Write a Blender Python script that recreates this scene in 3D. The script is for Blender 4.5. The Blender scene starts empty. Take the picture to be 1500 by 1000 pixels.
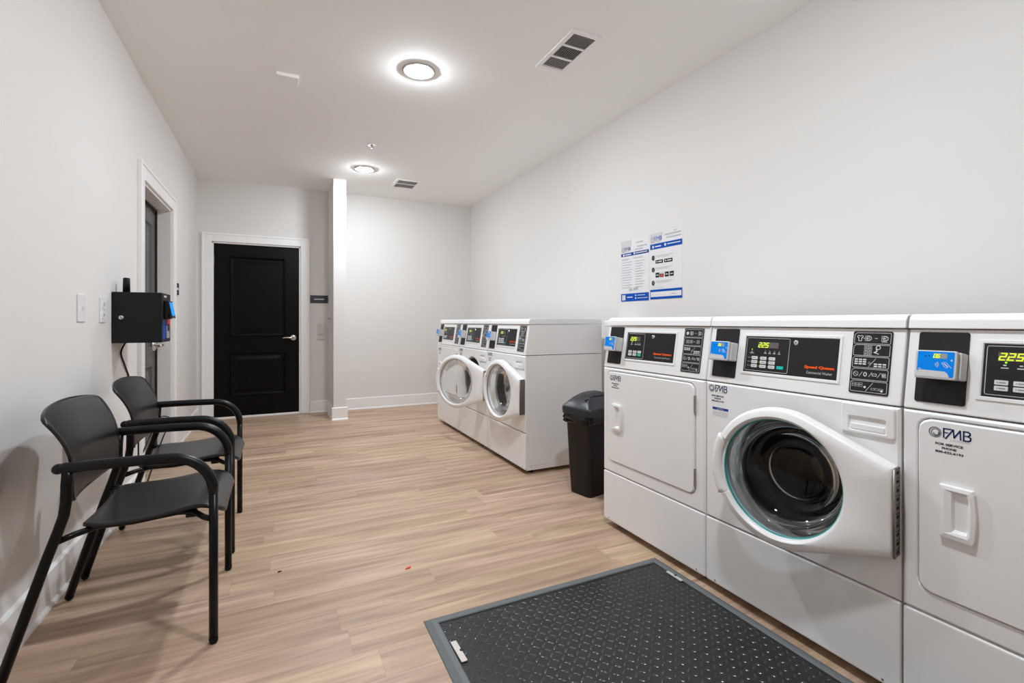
import bpy, bmesh, math, random
from mathutils import Vector, Matrix
from math import sin, cos, pi, atan2, sqrt, radians
random.seed(7)
SC = bpy.context.scene
COL = SC.collection
XL, XR, YB, YF, ZC = -0.785, 2.344, 6.15, -2.6, 2.626

# ------------------------------------------------------------------ materials
def mat(name, color, rough=0.5, metal=0.0, spec=0.5, coat=0.0, emit=None, es=0.0, noise=0.0, nscale=40, bump=0.0, bscale=200):
    m = bpy.data.materials.new(name); m.use_nodes = True
    nt = m.node_tree; b = nt.nodes['Principled BSDF']
    b.inputs['Base Color'].default_value = (*color, 1)
    b.inputs['Roughness'].default_value = rough
    b.inputs['Metallic'].default_value = metal
    b.inputs['Specular IOR Level'].default_value = spec
    b.inputs['Coat Weight'].default_value = coat
    b.inputs['Coat Roughness'].default_value = 0.15
    if emit:
        b.inputs['Emission Color'].default_value = (*emit, 1)
        b.inputs['Emission Strength'].default_value = es
    tc = nt.nodes.new('ShaderNodeTexCoord')
    if noise > 0:
        n = nt.nodes.new('ShaderNodeTexNoise'); n.inputs['Scale'].default_value = nscale; n.inputs['Detail'].default_value = 4
        nt.links.new(tc.outputs['Object'], n.inputs['Vector'])
        mx = nt.nodes.new('ShaderNodeMix'); mx.data_type = 'RGBA'
        mx.inputs[6].default_value = (*[c * (1 - noise) for c in color], 1)
        mx.inputs[7].default_value = (*[min(1, c * (1 + noise)) for c in color], 1)
        nt.links.new(n.outputs['Fac'], mx.inputs[0]); nt.links.new(mx.outputs[2], b.inputs['Base Color'])
    if bump > 0:
        n2 = nt.nodes.new('ShaderNodeTexNoise'); n2.inputs['Scale'].default_value = bscale; n2.inputs['Detail'].default_value = 3
        nt.links.new(tc.outputs['Object'], n2.inputs['Vector'])
        bp = nt.nodes.new('ShaderNodeBump'); bp.inputs['Strength'].default_value = bump; bp.inputs['Distance'].default_value = 0.002
        nt.links.new(n2.outputs['Fac'], bp.inputs['Height']); nt.links.new(bp.outputs['Normal'], b.inputs['Normal'])
    return m

def glass_mat(name, tint, fmul=1.0, rough=0.02):
    m = bpy.data.materials.new(name); m.use_nodes = True
    nt = m.node_tree; nt.nodes.clear()
    out = nt.nodes.new('ShaderNodeOutputMaterial')
    tr = nt.nodes.new('ShaderNodeBsdfTransparent'); tr.inputs['Color'].default_value = (*tint, 1)
    gl = nt.nodes.new('ShaderNodeBsdfGlossy'); gl.inputs['Roughness'].default_value = rough
    fr = nt.nodes.new('ShaderNodeFresnel'); fr.inputs['IOR'].default_value = 1.5
    mu = nt.nodes.new('ShaderNodeMath'); mu.operation = 'MULTIPLY'; mu.use_clamp = True; mu.inputs[1].default_value = fmul
    mx = nt.nodes.new('ShaderNodeMixShader')
    nt.links.new(fr.outputs[0], mu.inputs[0]); nt.links.new(mu.outputs[0], mx.inputs[0])
    nt.links.new(tr.outputs[0], mx.inputs[1]); nt.links.new(gl.outputs[0], mx.inputs[2])
    nt.links.new(mx.outputs[0], out.inputs[0])
    return m

M = {}
M['wall'] = mat('wall_paint', (0.755, 0.735, 0.715), 0.75, spec=0.25, noise=0.012, nscale=3, bump=0.08, bscale=350)
M['ceil'] = mat('ceiling_paint', (0.92, 0.91, 0.895), 0.85, spec=0.2, noise=0.01, nscale=2, bump=0.08, bscale=300)
M['trim'] = mat('white_trim_paint', (0.88, 0.87, 0.86), 0.35, noise=0.01, nscale=6)
M['enamel'] = mat('white_enamel', (0.87, 0.865, 0.86), 0.32, spec=0.5, noise=0.01, nscale=5)
M['enamel_side'] = mat('white_enamel_side', (0.84, 0.835, 0.825), 0.38, noise=0.01, nscale=4, bump=0.04, bscale=25)
M['plastic_w'] = mat('white_plastic', (0.86, 0.855, 0.85), 0.28, noise=0.008, nscale=8)
M['plastic_g'] = mat('grey_plastic', (0.62, 0.62, 0.62), 0.4, noise=0.02, nscale=30)
M['black_panel'] = mat('black_panel', (0.013, 0.012, 0.014), 0.35, spec=0.35, noise=0.05, nscale=50)
M['black_plate'] = mat('black_plate', (0.014, 0.012, 0.013), 0.5, spec=0.3, noise=0.05, nscale=60)
M['black_gap'] = mat('dark_gap', (0.02, 0.019, 0.018), 0.8, noise=0.1)
M['black_box'] = mat('black_box_paint', (0.007, 0.0065, 0.008), 0.45, spec=0.3, noise=0.1, nscale=80)
M['chrome'] = mat('chrome', (0.75, 0.75, 0.76), 0.18, metal=1.0, noise=0.03, nscale=20)
M['steel'] = mat('brushed_steel', (0.45, 0.44, 0.43), 0.35, metal=1.0, noise=0.1, nscale=30)
M['hinge'] = mat('hinge_metal', (0.30, 0.27, 0.24), 0.4, metal=0.8, noise=0.1)
M['frame_b'] = mat('chair_frame_black', (0.0025, 0.0025, 0.003), 0.30, spec=0.22, noise=0.1, nscale=60)
M['shell'] = mat('chair_shell_black', (0.0085, 0.0085, 0.010), 0.30, spec=0.5, noise=0.05, nscale=60, bump=0.12, bscale=900)
M['arm'] = mat('armrest_black', (0.005, 0.005, 0.006), 0.34, spec=0.28, noise=0.08, nscale=60)
M['door_b'] = mat('black_door_paint', (0.0016, 0.0014, 0.0018), 0.33, spec=0.16, noise=0.1, nscale=10, bump=0.03, bscale=60)
M['door_g'] = mat('dark_door_sheen', (0.085, 0.08, 0.08), 0.35, noise=0.05, nscale=10, bump=0.03, bscale=60)  # dark paint; the light it reflects is put into the grey base colour
M['rubber'] = mat('rubber_gasket', (0.035, 0.036, 0.038), 0.45, noise=0.1)
M['rubber_g'] = mat('grey_gasket', (0.32, 0.32, 0.32), 0.5, noise=0.05)
M['teal'] = mat('teal_ring', (0.03, 0.30, 0.29), 0.35, noise=0.05)  # teal colour of the thin ring at the glass edge
M['white'] = mat('print_white', (0.72, 0.72, 0.73), 0.5, noise=0.02)
M['grey'] = mat('print_grey', (0.32, 0.32, 0.33), 0.5, noise=0.02)
M['midgrey'] = mat('print_midgrey', (0.48, 0.48, 0.49), 0.5, noise=0.02)
M['lightgrey'] = mat('print_lightgrey', (0.60, 0.60, 0.61), 0.5, noise=0.02)
M['key'] = mat('key_face', (0.74, 0.74, 0.74), 0.4, noise=0.02)
M['key_teal'] = mat('key_teal', (0.02, 0.52, 0.45), 0.4, spec=0.12, noise=0.02)
M['orange'] = mat('print_orange', (0.95, 0.11, 0.012), 0.5, spec=0.12, noise=0.02)
M['navy'] = mat('print_navy', (0.018, 0.035, 0.14), 0.5, spec=0.12, noise=0.02)
M['navyband'] = mat('print_navy_band', (0.015, 0.055, 0.27), 0.5, spec=0.12, noise=0.02)
M['blueband'] = mat('print_blue_band', (0.0, 0.075, 0.42), 0.5, spec=0.12, noise=0.02)
M['blue'] = mat('sticker_blue', (0.0, 0.25, 0.86), 0.4, spec=0.12, noise=0.02)
M['black'] = mat('print_black', (0.02, 0.02, 0.02), 0.5, spec=0.12, noise=0.02)
M['paper'] = mat('poster_paper', (0.76, 0.755, 0.77), 0.5, noise=0.01)
M['red'] = mat('print_red', (0.65, 0.06, 0.05), 0.5, spec=0.12, noise=0.02)
M['led'] = mat('led_green', (0.1, 0.3, 0.0), 0.5, emit=(0.33, 1.0, 0.0), es=1.1)
M['ledy'] = mat('led_yellow', (0.2, 0.3, 0.0), 0.5, emit=(0.75, 1.0, 0.02), es=1.0)
M['screen'] = mat('screen_blue', (0.0, 0.1, 0.3), 0.3, emit=(0.0, 0.30, 1.0), es=0.9)
M['lens'] = mat('display_window', (0.12, 0.10, 0.09), 0.3, noise=0.05)
M['bin'] = mat('bin_black', (0.004, 0.0036, 0.004), 0.36, spec=0.35, noise=0.1, nscale=20)
M['lid'] = mat('bin_lid', (0.018, 0.020, 0.024), 0.36, noise=0.06, nscale=30)
M['bag'] = mat('bag_black', (0.006, 0.006, 0.006), 0.16, noise=0.1)
M['matframe'] = mat('mat_frame_grey', (0.135, 0.15, 0.155), 0.55, noise=0.12, nscale=25, bump=0.1, bscale=150)
M['tread'] = mat('tread_black', (0.009, 0.0088, 0.0105), 0.33, spec=0.55, noise=0.25, nscale=14)
M['rib'] = mat('tread_rib', (0.012, 0.012, 0.014), 0.2, spec=0.9, noise=0.25, nscale=14)
M['clip'] = mat('clip_metal', (0.62, 0.58, 0.54), 0.5, metal=0.3, noise=0.1, nscale=60)
M['beige'] = mat('painted_plate', (0.68, 0.66, 0.64), 0.6, noise=0.02)
M['signb'] = mat('sign_slate', (0.035, 0.035, 0.055), 0.5, noise=0.05)
M['hose'] = mat('vent_hose', (0.5, 0.49, 0.48), 0.45, noise=0.1, nscale=20)
M['louver'] = mat('louver_grey', (0.42, 0.40, 0.38), 0.5, noise=0.05)
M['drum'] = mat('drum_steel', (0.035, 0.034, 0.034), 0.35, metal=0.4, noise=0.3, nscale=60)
M['lampring'] = mat('darkened_light_ring', (0.50, 0.495, 0.49), 0.5, noise=0.02)  # white ring painted grey, so its contrast with the lamp halo is in the colour
M['lamp'] = mat('lamp_diffuser', (0.9, 0.9, 0.9), 0.5, emit=(0.867, 0.935, 1.0), es=570.0)
M['lamp_far'] = mat('lamp_diffuser_far', (0.9, 0.9, 0.9), 0.5, emit=(0.867, 0.935, 1.0), es=455.0)
M['glass'] = glass_mat('clear_door_glass', (0.93, 0.95, 0.95), 0.7)
M['glass_dark'] = glass_mat('smoky_door_glass', (0.50, 0.55, 0.57), 0.6)
M['litter'] = mat('orange_scrap', (0.85, 0.12, 0.06), 0.5, noise=0.1, nscale=100)

def floor_mat():
    m = bpy.data.materials.new('vinyl_plank_floor'); m.use_nodes = True
    nt = m.node_tree; b = nt.nodes['Principled BSDF']; L = nt.links
    tc = nt.nodes.new('ShaderNodeTexCoord')
    sp = nt.nodes.new('ShaderNodeSeparateXYZ'); L.new(tc.outputs['Object'], sp.inputs[0])
    def math_(op, a, bb=None, c=None):
        n = nt.nodes.new('ShaderNodeMath'); n.operation = op
        for i, v in enumerate((a, bb, c)):
            if v is None: continue
            if isinstance(v, (int, float)): n.inputs[i].default_value = v
            else: L.new(v, n.inputs[i])
        return n.outputs[0]
    W, Ln = 0.142, 1.16
    yy = math_('DIVIDE', math_('ADD', sp.outputs['Y'], 0.085), W)
    row = math_('FLOOR', yy)
    wn = nt.nodes.new('ShaderNodeTexWhiteNoise'); wn.noise_dimensions = '1D'; L.new(row, wn.inputs['W'])
    xx = math_('ADD', math_('DIVIDE', sp.outputs['X'], Ln), math_('MULTIPLY', wn.outputs['Value'], 7.3))
    colu = math_('FLOOR', xx)
    cb = nt.nodes.new('ShaderNodeCombineXYZ'); L.new(colu, cb.inputs[0]); L.new(row, cb.inputs[1])
    wn2 = nt.nodes.new('ShaderNodeTexWhiteNoise'); wn2.noise_dimensions = '3D'; L.new(cb.outputs[0], wn2.inputs['Vector'])
    # grain, stretched along x, shifted per plank
    cb2 = nt.nodes.new('ShaderNodeCombineXYZ')
    L.new(math_('MULTIPLY_ADD', sp.outputs['X'], 1.1, math_('MULTIPLY', wn2.outputs['Value'], 37.0)), cb2.inputs[0])
    L.new(math_('MULTIPLY', sp.outputs['Y'], 15.0), cb2.inputs[1])
    L.new(math_('MULTIPLY', wn2.outputs['Value'], 11.0), cb2.inputs[2])
    n1 = nt.nodes.new('ShaderNodeTexNoise'); n1.inputs['Scale'].default_value = 1.6; n1.inputs['Detail'].default_value = 6; n1.inputs['Distortion'].default_value = 0.5
    L.new(cb2.outputs[0], n1.inputs['Vector'])
    cb3 = nt.nodes.new('ShaderNodeCombineXYZ')
    L.new(math_('MULTIPLY_ADD', sp.outputs['X'], 4.0, math_('MULTIPLY', wn2.outputs['Value'], 57.0)), cb3.inputs[0])
    L.new(math_('MULTIPLY', sp.outputs['Y'], 95.0), cb3.inputs[1])
    n2 = nt.nodes.new('ShaderNodeTexNoise'); n2.inputs['Scale'].default_value = 1.5; n2.inputs['Detail'].default_value = 4
    L.new(cb3.outputs[0], n2.inputs['Vector'])
    f = math_('ADD', math_('MULTIPLY', n1.outputs['Fac'], 0.98), math_('ADD', math_('MULTIPLY', wn2.outputs['Value'], 0.16), math_('MULTIPLY', n2.outputs['Fac'], 0.28)))
    ramp = nt.nodes.new('ShaderNodeValToRGB'); e = ramp.color_ramp.elements
    e[0].position = 0.42; e[0].color = (0.295, 0.192, 0.130, 1)
    e[1].position = 1.05; e[1].color = (0.70, 0.52, 0.39, 1)
    k = ramp.color_ramp.elements.new(0.74); k.color = (0.50, 0.355, 0.257, 1)
    L.new(f, ramp.inputs[0])
    tint = nt.nodes.new('ShaderNodeMix'); tint.data_type = 'RGBA'
    tint.inputs[6].default_value = (1.02, 0.975, 0.985, 1); tint.inputs[7].default_value = (1.0, 1.0, 0.90, 1)
    L.new(math_('FRACT', math_('MULTIPLY', wn2.outputs['Value'], 17.0)), tint.inputs[0])
    tm_ = nt.nodes.new('ShaderNodeMix'); tm_.data_type = 'RGBA'; tm_.blend_type = 'MULTIPLY'; tm_.inputs[0].default_value = 1.0
    L.new(ramp.outputs[0], tm_.inputs[6]); L.new(tint.outputs[2], tm_.inputs[7])
    # plank seams
    fy = math_('FRACT', yy); fx = math_('FRACT', xx)
    sy = math_('LESS_THAN', math_('MINIMUM', fy, math_('SUBTRACT', 1.0, fy)), 0.009)
    sx = math_('LESS_THAN', math_('MINIMUM', fx, math_('SUBTRACT', 1.0, fx)), 0.0012)
    seam = math_('MAXIMUM', sy, sx)
    mx = nt.nodes.new('ShaderNodeMix'); mx.data_type = 'RGBA'; mx.blend_type = 'MULTIPLY'
    L.new(math_('MULTIPLY', seam, 0.14), mx.inputs[0]); L.new(tm_.outputs[2], mx.inputs[6]); mx.inputs[7].default_value = (0.3, 0.25, 0.2, 1)
    L.new(mx.outputs[2], b.inputs['Base Color'])
    L.new(math_('MULTIPLY_ADD', n2.outputs['Fac'], 0.15, 0.36), b.inputs['Roughness'])
    b.inputs['Specular IOR Level'].default_value = 0.4
    bp = nt.nodes.new('ShaderNodeBump'); bp.inputs['Strength'].default_value = 0.12; bp.inputs['Distance'].default_value = 0.001
    L.new(math_('SUBTRACT', n2.outputs['Fac'], seam), bp.inputs['Height']); L.new(bp.outputs[0], b.inputs['Normal'])
    return m
M['floor'] = floor_mat()

# ------------------------------------------------------------------ mesh builder
class MB:
    def __init__(s):
        s.bm = bmesh.new(); s.mats = []
    def mi(s, m):
        m = M[m] if isinstance(m, str) else m
        if m not in s.mats: s.mats.append(m)
        return s.mats.index(m)
    def face(s, pts, m, T=None, smooth=False):
        vs = [s.bm.verts.new(T(*p) if T else p) for p in pts]
        try:
            f = s.bm.faces.new(vs); f.material_index = s.mi(m); f.smooth = smooth
        except ValueError: pass
        return s
    def merge(s, t, m, T=None, smooth=False):
        i = s.mi(m); mp = {}
        for v in t.verts: mp[v] = s.bm.verts.new(T(*v.co) if T else v.co)
        for f in t.faces:
            try:
                g = s.bm.faces.new([mp[v] for v in f.verts]); g.material_index = i; g.smooth = smooth
            except ValueError: pass
        t.free(); return s
    def box(s, x0, x1, y0, y1, z0, z1, m, bev=0.0, seg=2, T=None):
        t = bmesh.new(); bmesh.ops.create_cube(t, size=1)
        for v in t.verts:
            v.co = Vector(((x0 + x1) / 2 + v.co.x * (x1 - x0), (y0 + y1) / 2 + v.co.y * (y1 - y0), (z0 + z1) / 2 + v.co.z * (z1 - z0)))
        if bev > 0: bmesh.ops.bevel(t, geom=t.edges[:], offset=bev, segments=seg, affect='EDGES', profile=0.5)
        return s.merge(t, m, T)
    def prism(s, pts, d0, d1, m, T, bev=0.0):
        """pts: 2D outline, extruded from d0 to d1; T(a,b,d) -> xyz"""
        t = bmesh.new()
        A = [t.verts.new((a, b, d0)) for a, b in pts]; B = [t.verts.new((a, b, d1)) for a, b in pts]
        n = len(pts); t.faces.new(A); t.faces.new(B[::-1])
        for i in range(n): t.faces.new((A[i], B[i], B[(i + 1) % n], A[(i + 1) % n]))
        bmesh.ops.recalc_face_normals(t, faces=t.faces[:])
        if bev > 0: bmesh.ops.bevel(t, geom=t.edges[:], offset=bev, segments=2, affect='EDGES', profile=0.5)
        return s.merge(t, m, T)
    def loft(s, loops, m, closed=True, smooth=True, cap0=False, cap1=False, T=None):
        i = s.mi(m)
        R = [[s.bm.verts.new(T(*p) if T else p) for p in lp] for lp in loops]
        n = len(R[0])
        for a, b in zip(R, R[1:]):
            for k in range(n if closed else n - 1):
                try:
                    f = s.bm.faces.new((a[k], a[(k + 1) % n], b[(k + 1) % n], b[k])); f.material_index = i; f.smooth = smooth
                except ValueError: pass
        for c, lp in ((cap0, R[0]), (cap1, R[-1])):
            if c:
                f = s.bm.faces.new(lp); f.material_index = i
        return s
    def tube(s, path, r, m, n=12, T=None, caps=True):
        P = [Vector(p) for p in path]; rs = r if isinstance(r, (list, tuple)) else [r] * len(P)
        loops = []; up = None
        for k, p in enumerate(P):
            d = (P[min(k + 1, len(P) - 1)] - P[max(k - 1, 0)]).normalized()
            if up is None:
                up = d.cross(Vector((0, 0, 1)))
                if up.length < 0.1: up = d.cross(Vector((0, 1, 0)))
                up.normalize()
            up = (up - d * up.dot(d)).normalized(); w = d.cross(up)
            loops.append([p + (up * cos(2 * pi * j / n) + w * sin(2 * pi * j / n)) * rs[k] for j in range(n)])
        return s.loft(loops, m, True, True, caps, caps, T)
    def lathe(s, prof, m, T, n=48, smooth=True):
        """prof: (r, h); T(a,b,h)"""
        loops = [[(r * cos(2 * pi * j / n), r * sin(2 * pi * j / n), h) for j in range(n)] for r, h in prof]
        return s.loft(loops, m, True, smooth, prof[0][0] > 0 and False, False, T)
    def ball(s, c, r, m, sc=(1, 1, 1), T=None, n=12):
        t = bmesh.new(); bmesh.ops.create_uvsphere(t, u_segments=n * 2, v_segments=n, radius=r)
        for v in t.verts: v.co = Vector((c[0] + v.co.x * sc[0], c[1] + v.co.y * sc[1], c[2] + v.co.z * sc[2]))
        return s.merge(t, m, T, True)
    # --- flat printing on a frame T(a, b, out)
    def rect(s, a0, a1, b0, b1, m, T, o=0.0004):
        return s.face([(a0, b0, o), (a1, b0, o), (a1, b1, o), (a0, b1, o)], m, T)
    def line(s, pts, w, m, T, closed=False, o=0.0005):
        P = [Vector(p) for p in pts]
        if closed: P = P + [P[0], P[1]]
        for a, b in zip(P, P[1:][: len(pts) if closed else None]):
            d = (b - a)
            if d.length < 1e-9: continue
            d.normalize(); n = Vector((-d.y, d.x)) * w / 2; e = d * w * 0.35
            s.face([(*(a - n - e), o), (*(b - n + e), o), (*(b + n + e), o), (*(a + n - e), o)], m, T)
        return s
    def disc(s, a, b, r, m, T, n=16, o=0.0005, sa=1.0):
        return s.face([(a + r * sa * cos(2 * pi * k / n), b + r * sin(2 * pi * k / n), o) for k in range(n)], m, T)
    def ring(s, a, b, r, w, m, T, n=20, o=0.0005, sa=1.0, a0=0, a1=2 * pi):
        ps = [(a + r * sa * cos(a0 + (a1 - a0) * k / n), b + r * sin(a0 + (a1 - a0) * k / n)) for k in range(n + 1)]
        return s.line(ps, w, m, T, o=o)
    def text(s, txt, a, b, h, m, T, width=None, align='CENTER', bold=0.0, o=0.0005):
        cu = bpy.data.curves.new('lettering_source', 'FONT'); cu.body = txt; cu.size = 1; cu.align_x = align; cu.align_y = 'CENTER'
        cu.offset = bold; cu.resolution_u = 3
        ob = bpy.data.objects.new('lettering_source', cu); COL.objects.link(ob)
        dg = bpy.context.evaluated_depsgraph_get(); dg.update(); me = ob.evaluated_get(dg).to_mesh()
        xs = [v.co.x for v in me.vertices]; ys = [v.co.y for v in me.vertices]
        if xs:
            w = max(xs) - min(xs); hh = max(ys) - min(ys); cx = (max(xs) + min(xs)) / 2; cy = (max(ys) + min(ys)) / 2
            k = h / hh; kx = (width / w) if width else k
            i = s.mi(m); vs = [s.bm.verts.new(T(a + (v.co.x - cx) * kx, b + (v.co.y - cy) * k, o)) for v in me.vertices]
            for p in me.polygons:
                try:
                    f = s.bm.faces.new([vs[j] for j in p.vertices]); f.material_index = i
                except ValueError: pass
        ob.evaluated_get(dg).to_mesh_clear(); bpy.data.objects.remove(ob); bpy.data.curves.remove(cu)
        return s
    def build(s, name, parent=None, loc=None, rot=None, weld=True, recalc=True, sub=0, solid=0):
        if weld: bmesh.ops.remove_doubles(s.bm, verts=s.bm.verts[:], dist=1e-5)
        if recalc: bmesh.ops.recalc_face_normals(s.bm, faces=s.bm.faces[:])
        me = bpy.data.meshes.new(name); s.bm.to_mesh(me); s.bm.free()
        for m in s.mats: me.materials.append(m)
        o = bpy.data.objects.new(name, me); COL.objects.link(o)
        if parent: o.parent = parent
        if loc: o.location = loc
        if rot: o.rotation_euler = rot
        if solid: md = o.modifiers.new('solid', 'SOLIDIFY'); md.thickness = solid; md.offset = 0
        if sub: md = o.modifiers.new('sub', 'SUBSURF'); md.levels = sub; md.render_levels = sub
        return o

def empty(name, loc, rz=0.0):
    o = bpy.data.objects.new(name, None); COL.objects.link(o); o.location = loc; o.rotation_euler = (0, 0, rz)
    o.empty_display_size = 0.1; return o
def tag(o, label, cat, group=None):
    o['label'] = label; o['category'] = cat
    if group: o['group'] = group
    return o
def struct(o, label=None):
    o['kind'] = 'structure'
    if label: o['label'] = label
    return o
def copy_tree(o, parent=None):
    c = o.copy(); COL.objects.link(c)
    if parent: c.parent = parent
    for ch in list(o.children): copy_tree(ch, c)
    return c
def rr(x0, x1, y0, y1, r, n=6):
    out = []
    for cx, cy, a in ((x1 - r, y1 - r, 0), (x0 + r, y1 - r, pi / 2), (x0 + r, y0 + r, pi), (x1 - r, y0 + r, 1.5 * pi)):
        for k in range(n + 1):
            t = a + pi / 2 * k / n; out.append((cx + r * cos(t), cy + r * sin(t)))
    return out

# ------------------------------------------------------------------ camera
th = math.atan(342.5 / 708.3)
cam = bpy.data.cameras.new('camera'); co = bpy.data.objects.new('camera', cam); COL.objects.link(co)
co.location = (0, 0, 1.07); co.rotation_euler = (pi / 2, 0, -th)
cam.sensor_width = 36; cam.lens = 708.3 / 1500 * 36; cam.shift_y = -29 / 1500; cam.clip_start = 0.02
SC.camera = co

# ------------------------------------------------------------------ the room
WT = 0.15
I = lambda a, b, c: (a, b, c)
b = MB(); b.box(XL - 0.4, XR + WT, YF - WT, YB + WT, -0.1, 0, 'floor'); struct(b.build('floor'))
b = MB(); b.box(XL - 0.4, XR + WT, YF - WT, YB + WT, ZC, ZC + 0.1, 'ceil'); struct(b.build('ceiling'))
b = MB(); b.box(XR, XR + WT, YF - WT, YB + WT, 0, ZC, 'wall'); struct(b.build('wall_right'))
b = MB(); b.box(XL - 0.4, XR, YF - WT, YF, 0, ZC, 'wall'); struct(b.build('wall_front'))
# left wall with doorway
DY0, DY1, DZ = 3.815, 4.745, 1.975
b = MB()
b.box(XL - WT, XL, YF, DY0, 0, ZC, 'wall'); b.box(XL - WT, XL, DY1, YB + WT, 0, ZC, 'wall'); b.box(XL - WT, XL, DY0, DY1, DZ, ZC, 'wall')
struct(b.build('wall_left'))
# back wall with doorway
BX0, BX1, BZ = -0.645, 0.232, 1.94
b = MB()
b.box(XL - WT, BX0, YB, YB + WT, 0, ZC, 'wall'); b.box(BX1, XR, YB, YB + WT, 0, ZC, 'wall'); b.box(BX0, BX1, YB, YB + WT, BZ, ZC, 'wall')
struct(b.build('wall_back'))
# wing wall
WX0, WX1, WY = 0.541, 0.672, 5.575
b = MB(); b.box(WX0, WX1, WY, YB, 0, ZC, 'wall'); struct(b.build('wall_wing'), 'narrow wing wall standing out from the back wall')

def base_profile(name, p0, p1, nrm, h=0.137, th_=0.014):
    """baseboard along p0->p1 with shoe moulding"""
    p0, p1, n = Vector((*p0, 0)), Vector((*p1, 0)), Vector((*nrm, 0))
    prof = [(0, 0), (0.024, 0), (0.022, 0.010), (0.014, 0.018), (th_, h - 0.006), (th_ - 0.006, h), (0, h)]
    loops = [[tuple(p + n * a + Vector((0, 0, z))) for a, z in prof] for p in (p0, p1)]
    b = MB(); b.loft(loops, 'trim', True, False, True, True)
    return struct(b.build(name))
base_profile('baseboard_left_near', (XL, YF), (XL, 3.70), (1, 0))
base_profile('baseboard_left_far', (XL, 4.86), (XL, YB), (1, 0))
base_profile('baseboard_back_left', (0.335, YB), (WX0 - 0.014, YB), (0, -1))
base_profile('baseboard_back_right', (WX1 + 0.014, YB), (XR, YB), (0, -1))
base_profile('baseboard_right', (XR, YF), (XR, YB - 0.02), (-1, 0))
base_profile('baseboard_wing_left', (WX0, WY - 0.012), (WX0, YB), (-1, 0), h=0.136, th_=0.0135)
base_profile('baseboard_wing_end', (WX0 - 0.016, WY), (WX1 + 0.016, WY), (0, -1))
base_profile('baseboard_wing_right', (WX1, WY - 0.012), (WX1, YB), (1, 0), h=0.136, th_=0.0135)
base_profile('baseboard_front', (XL, YF), (XR, YF), (0, 1))

def casing(name, a0, a1, zt, T, w=0.095, d=0.018):
    """door casing around opening a0..a1 x 0..zt; T(a, out, z)"""
    b = MB()
    for (x0, x1, z0, z1) in ((a0 - w, a0 - 0.004, 0.001, zt + w), (a1 + 0.004, a1 + w, 0.001, zt + w), (a0 - 0.004, a1 + 0.004, zt + 0.004, zt + w)):
        b.box(x0, x1, 0, d, z0, z1, 'trim', 0.003, 2, T)
    b.box(a0 - w - 0.002, a0 - w + 0.02, -0.001, d + 0.006, 0, zt + w - 0.0185, 'trim', 0.004, 2, T)
    b.box(a1 + w - 0.02, a1 + w + 0.002, -0.001, d + 0.006, 0, zt + w - 0.0185, 'trim', 0.004, 2, T)
    b.box(a0 - w - 0.002, a1 + w + 0.002, -0.001, d + 0.006, zt + w - 0.02, zt + w + 0.002, 'trim', 0.004, 2, T)
    return struct(b.build(name))
TLw = lambda a, o, z: (XL + o, a, z)
TBw = lambda a, o, z: (a, YB - o, z)
casing('trim_1', DY0, DY1, DZ, TLw, 0.105)
casing('trim_2', BX0, BX1, BZ, TBw, 0.095)
# jambs
b = MB()
b.box(DY0, DY0 + 0.012, -WT, 0.0, 0, DZ, 'trim', 0, 2, TLw); b.box(DY1 - 0.012, DY1, -WT, 0.0, 0, DZ, 'trim', 0, 2, TLw); b.box(DY0, DY1, -WT, 0.0, DZ - 0.012, DZ, 'trim', 0, 2, TLw)
struct(b.build('trim_3'))
b = MB()
b.box(BX0, BX0 + 0.012, -WT, 0.0, 0, BZ, 'trim', 0, 2, TBw); b.box(BX1 - 0.012, BX1, -WT, 0.0, 0, BZ, 'trim', 0, 2, TBw); b.box(BX0, BX1, -WT, 0.0, BZ - 0.012, BZ, 'trim', 0, 2, TBw)
b.box(BX0, BX1, -WT, -0.002, 0, 0.022, 'trim', 0.003, 2, TBw)
struct(b.build('trim_4'))

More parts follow.
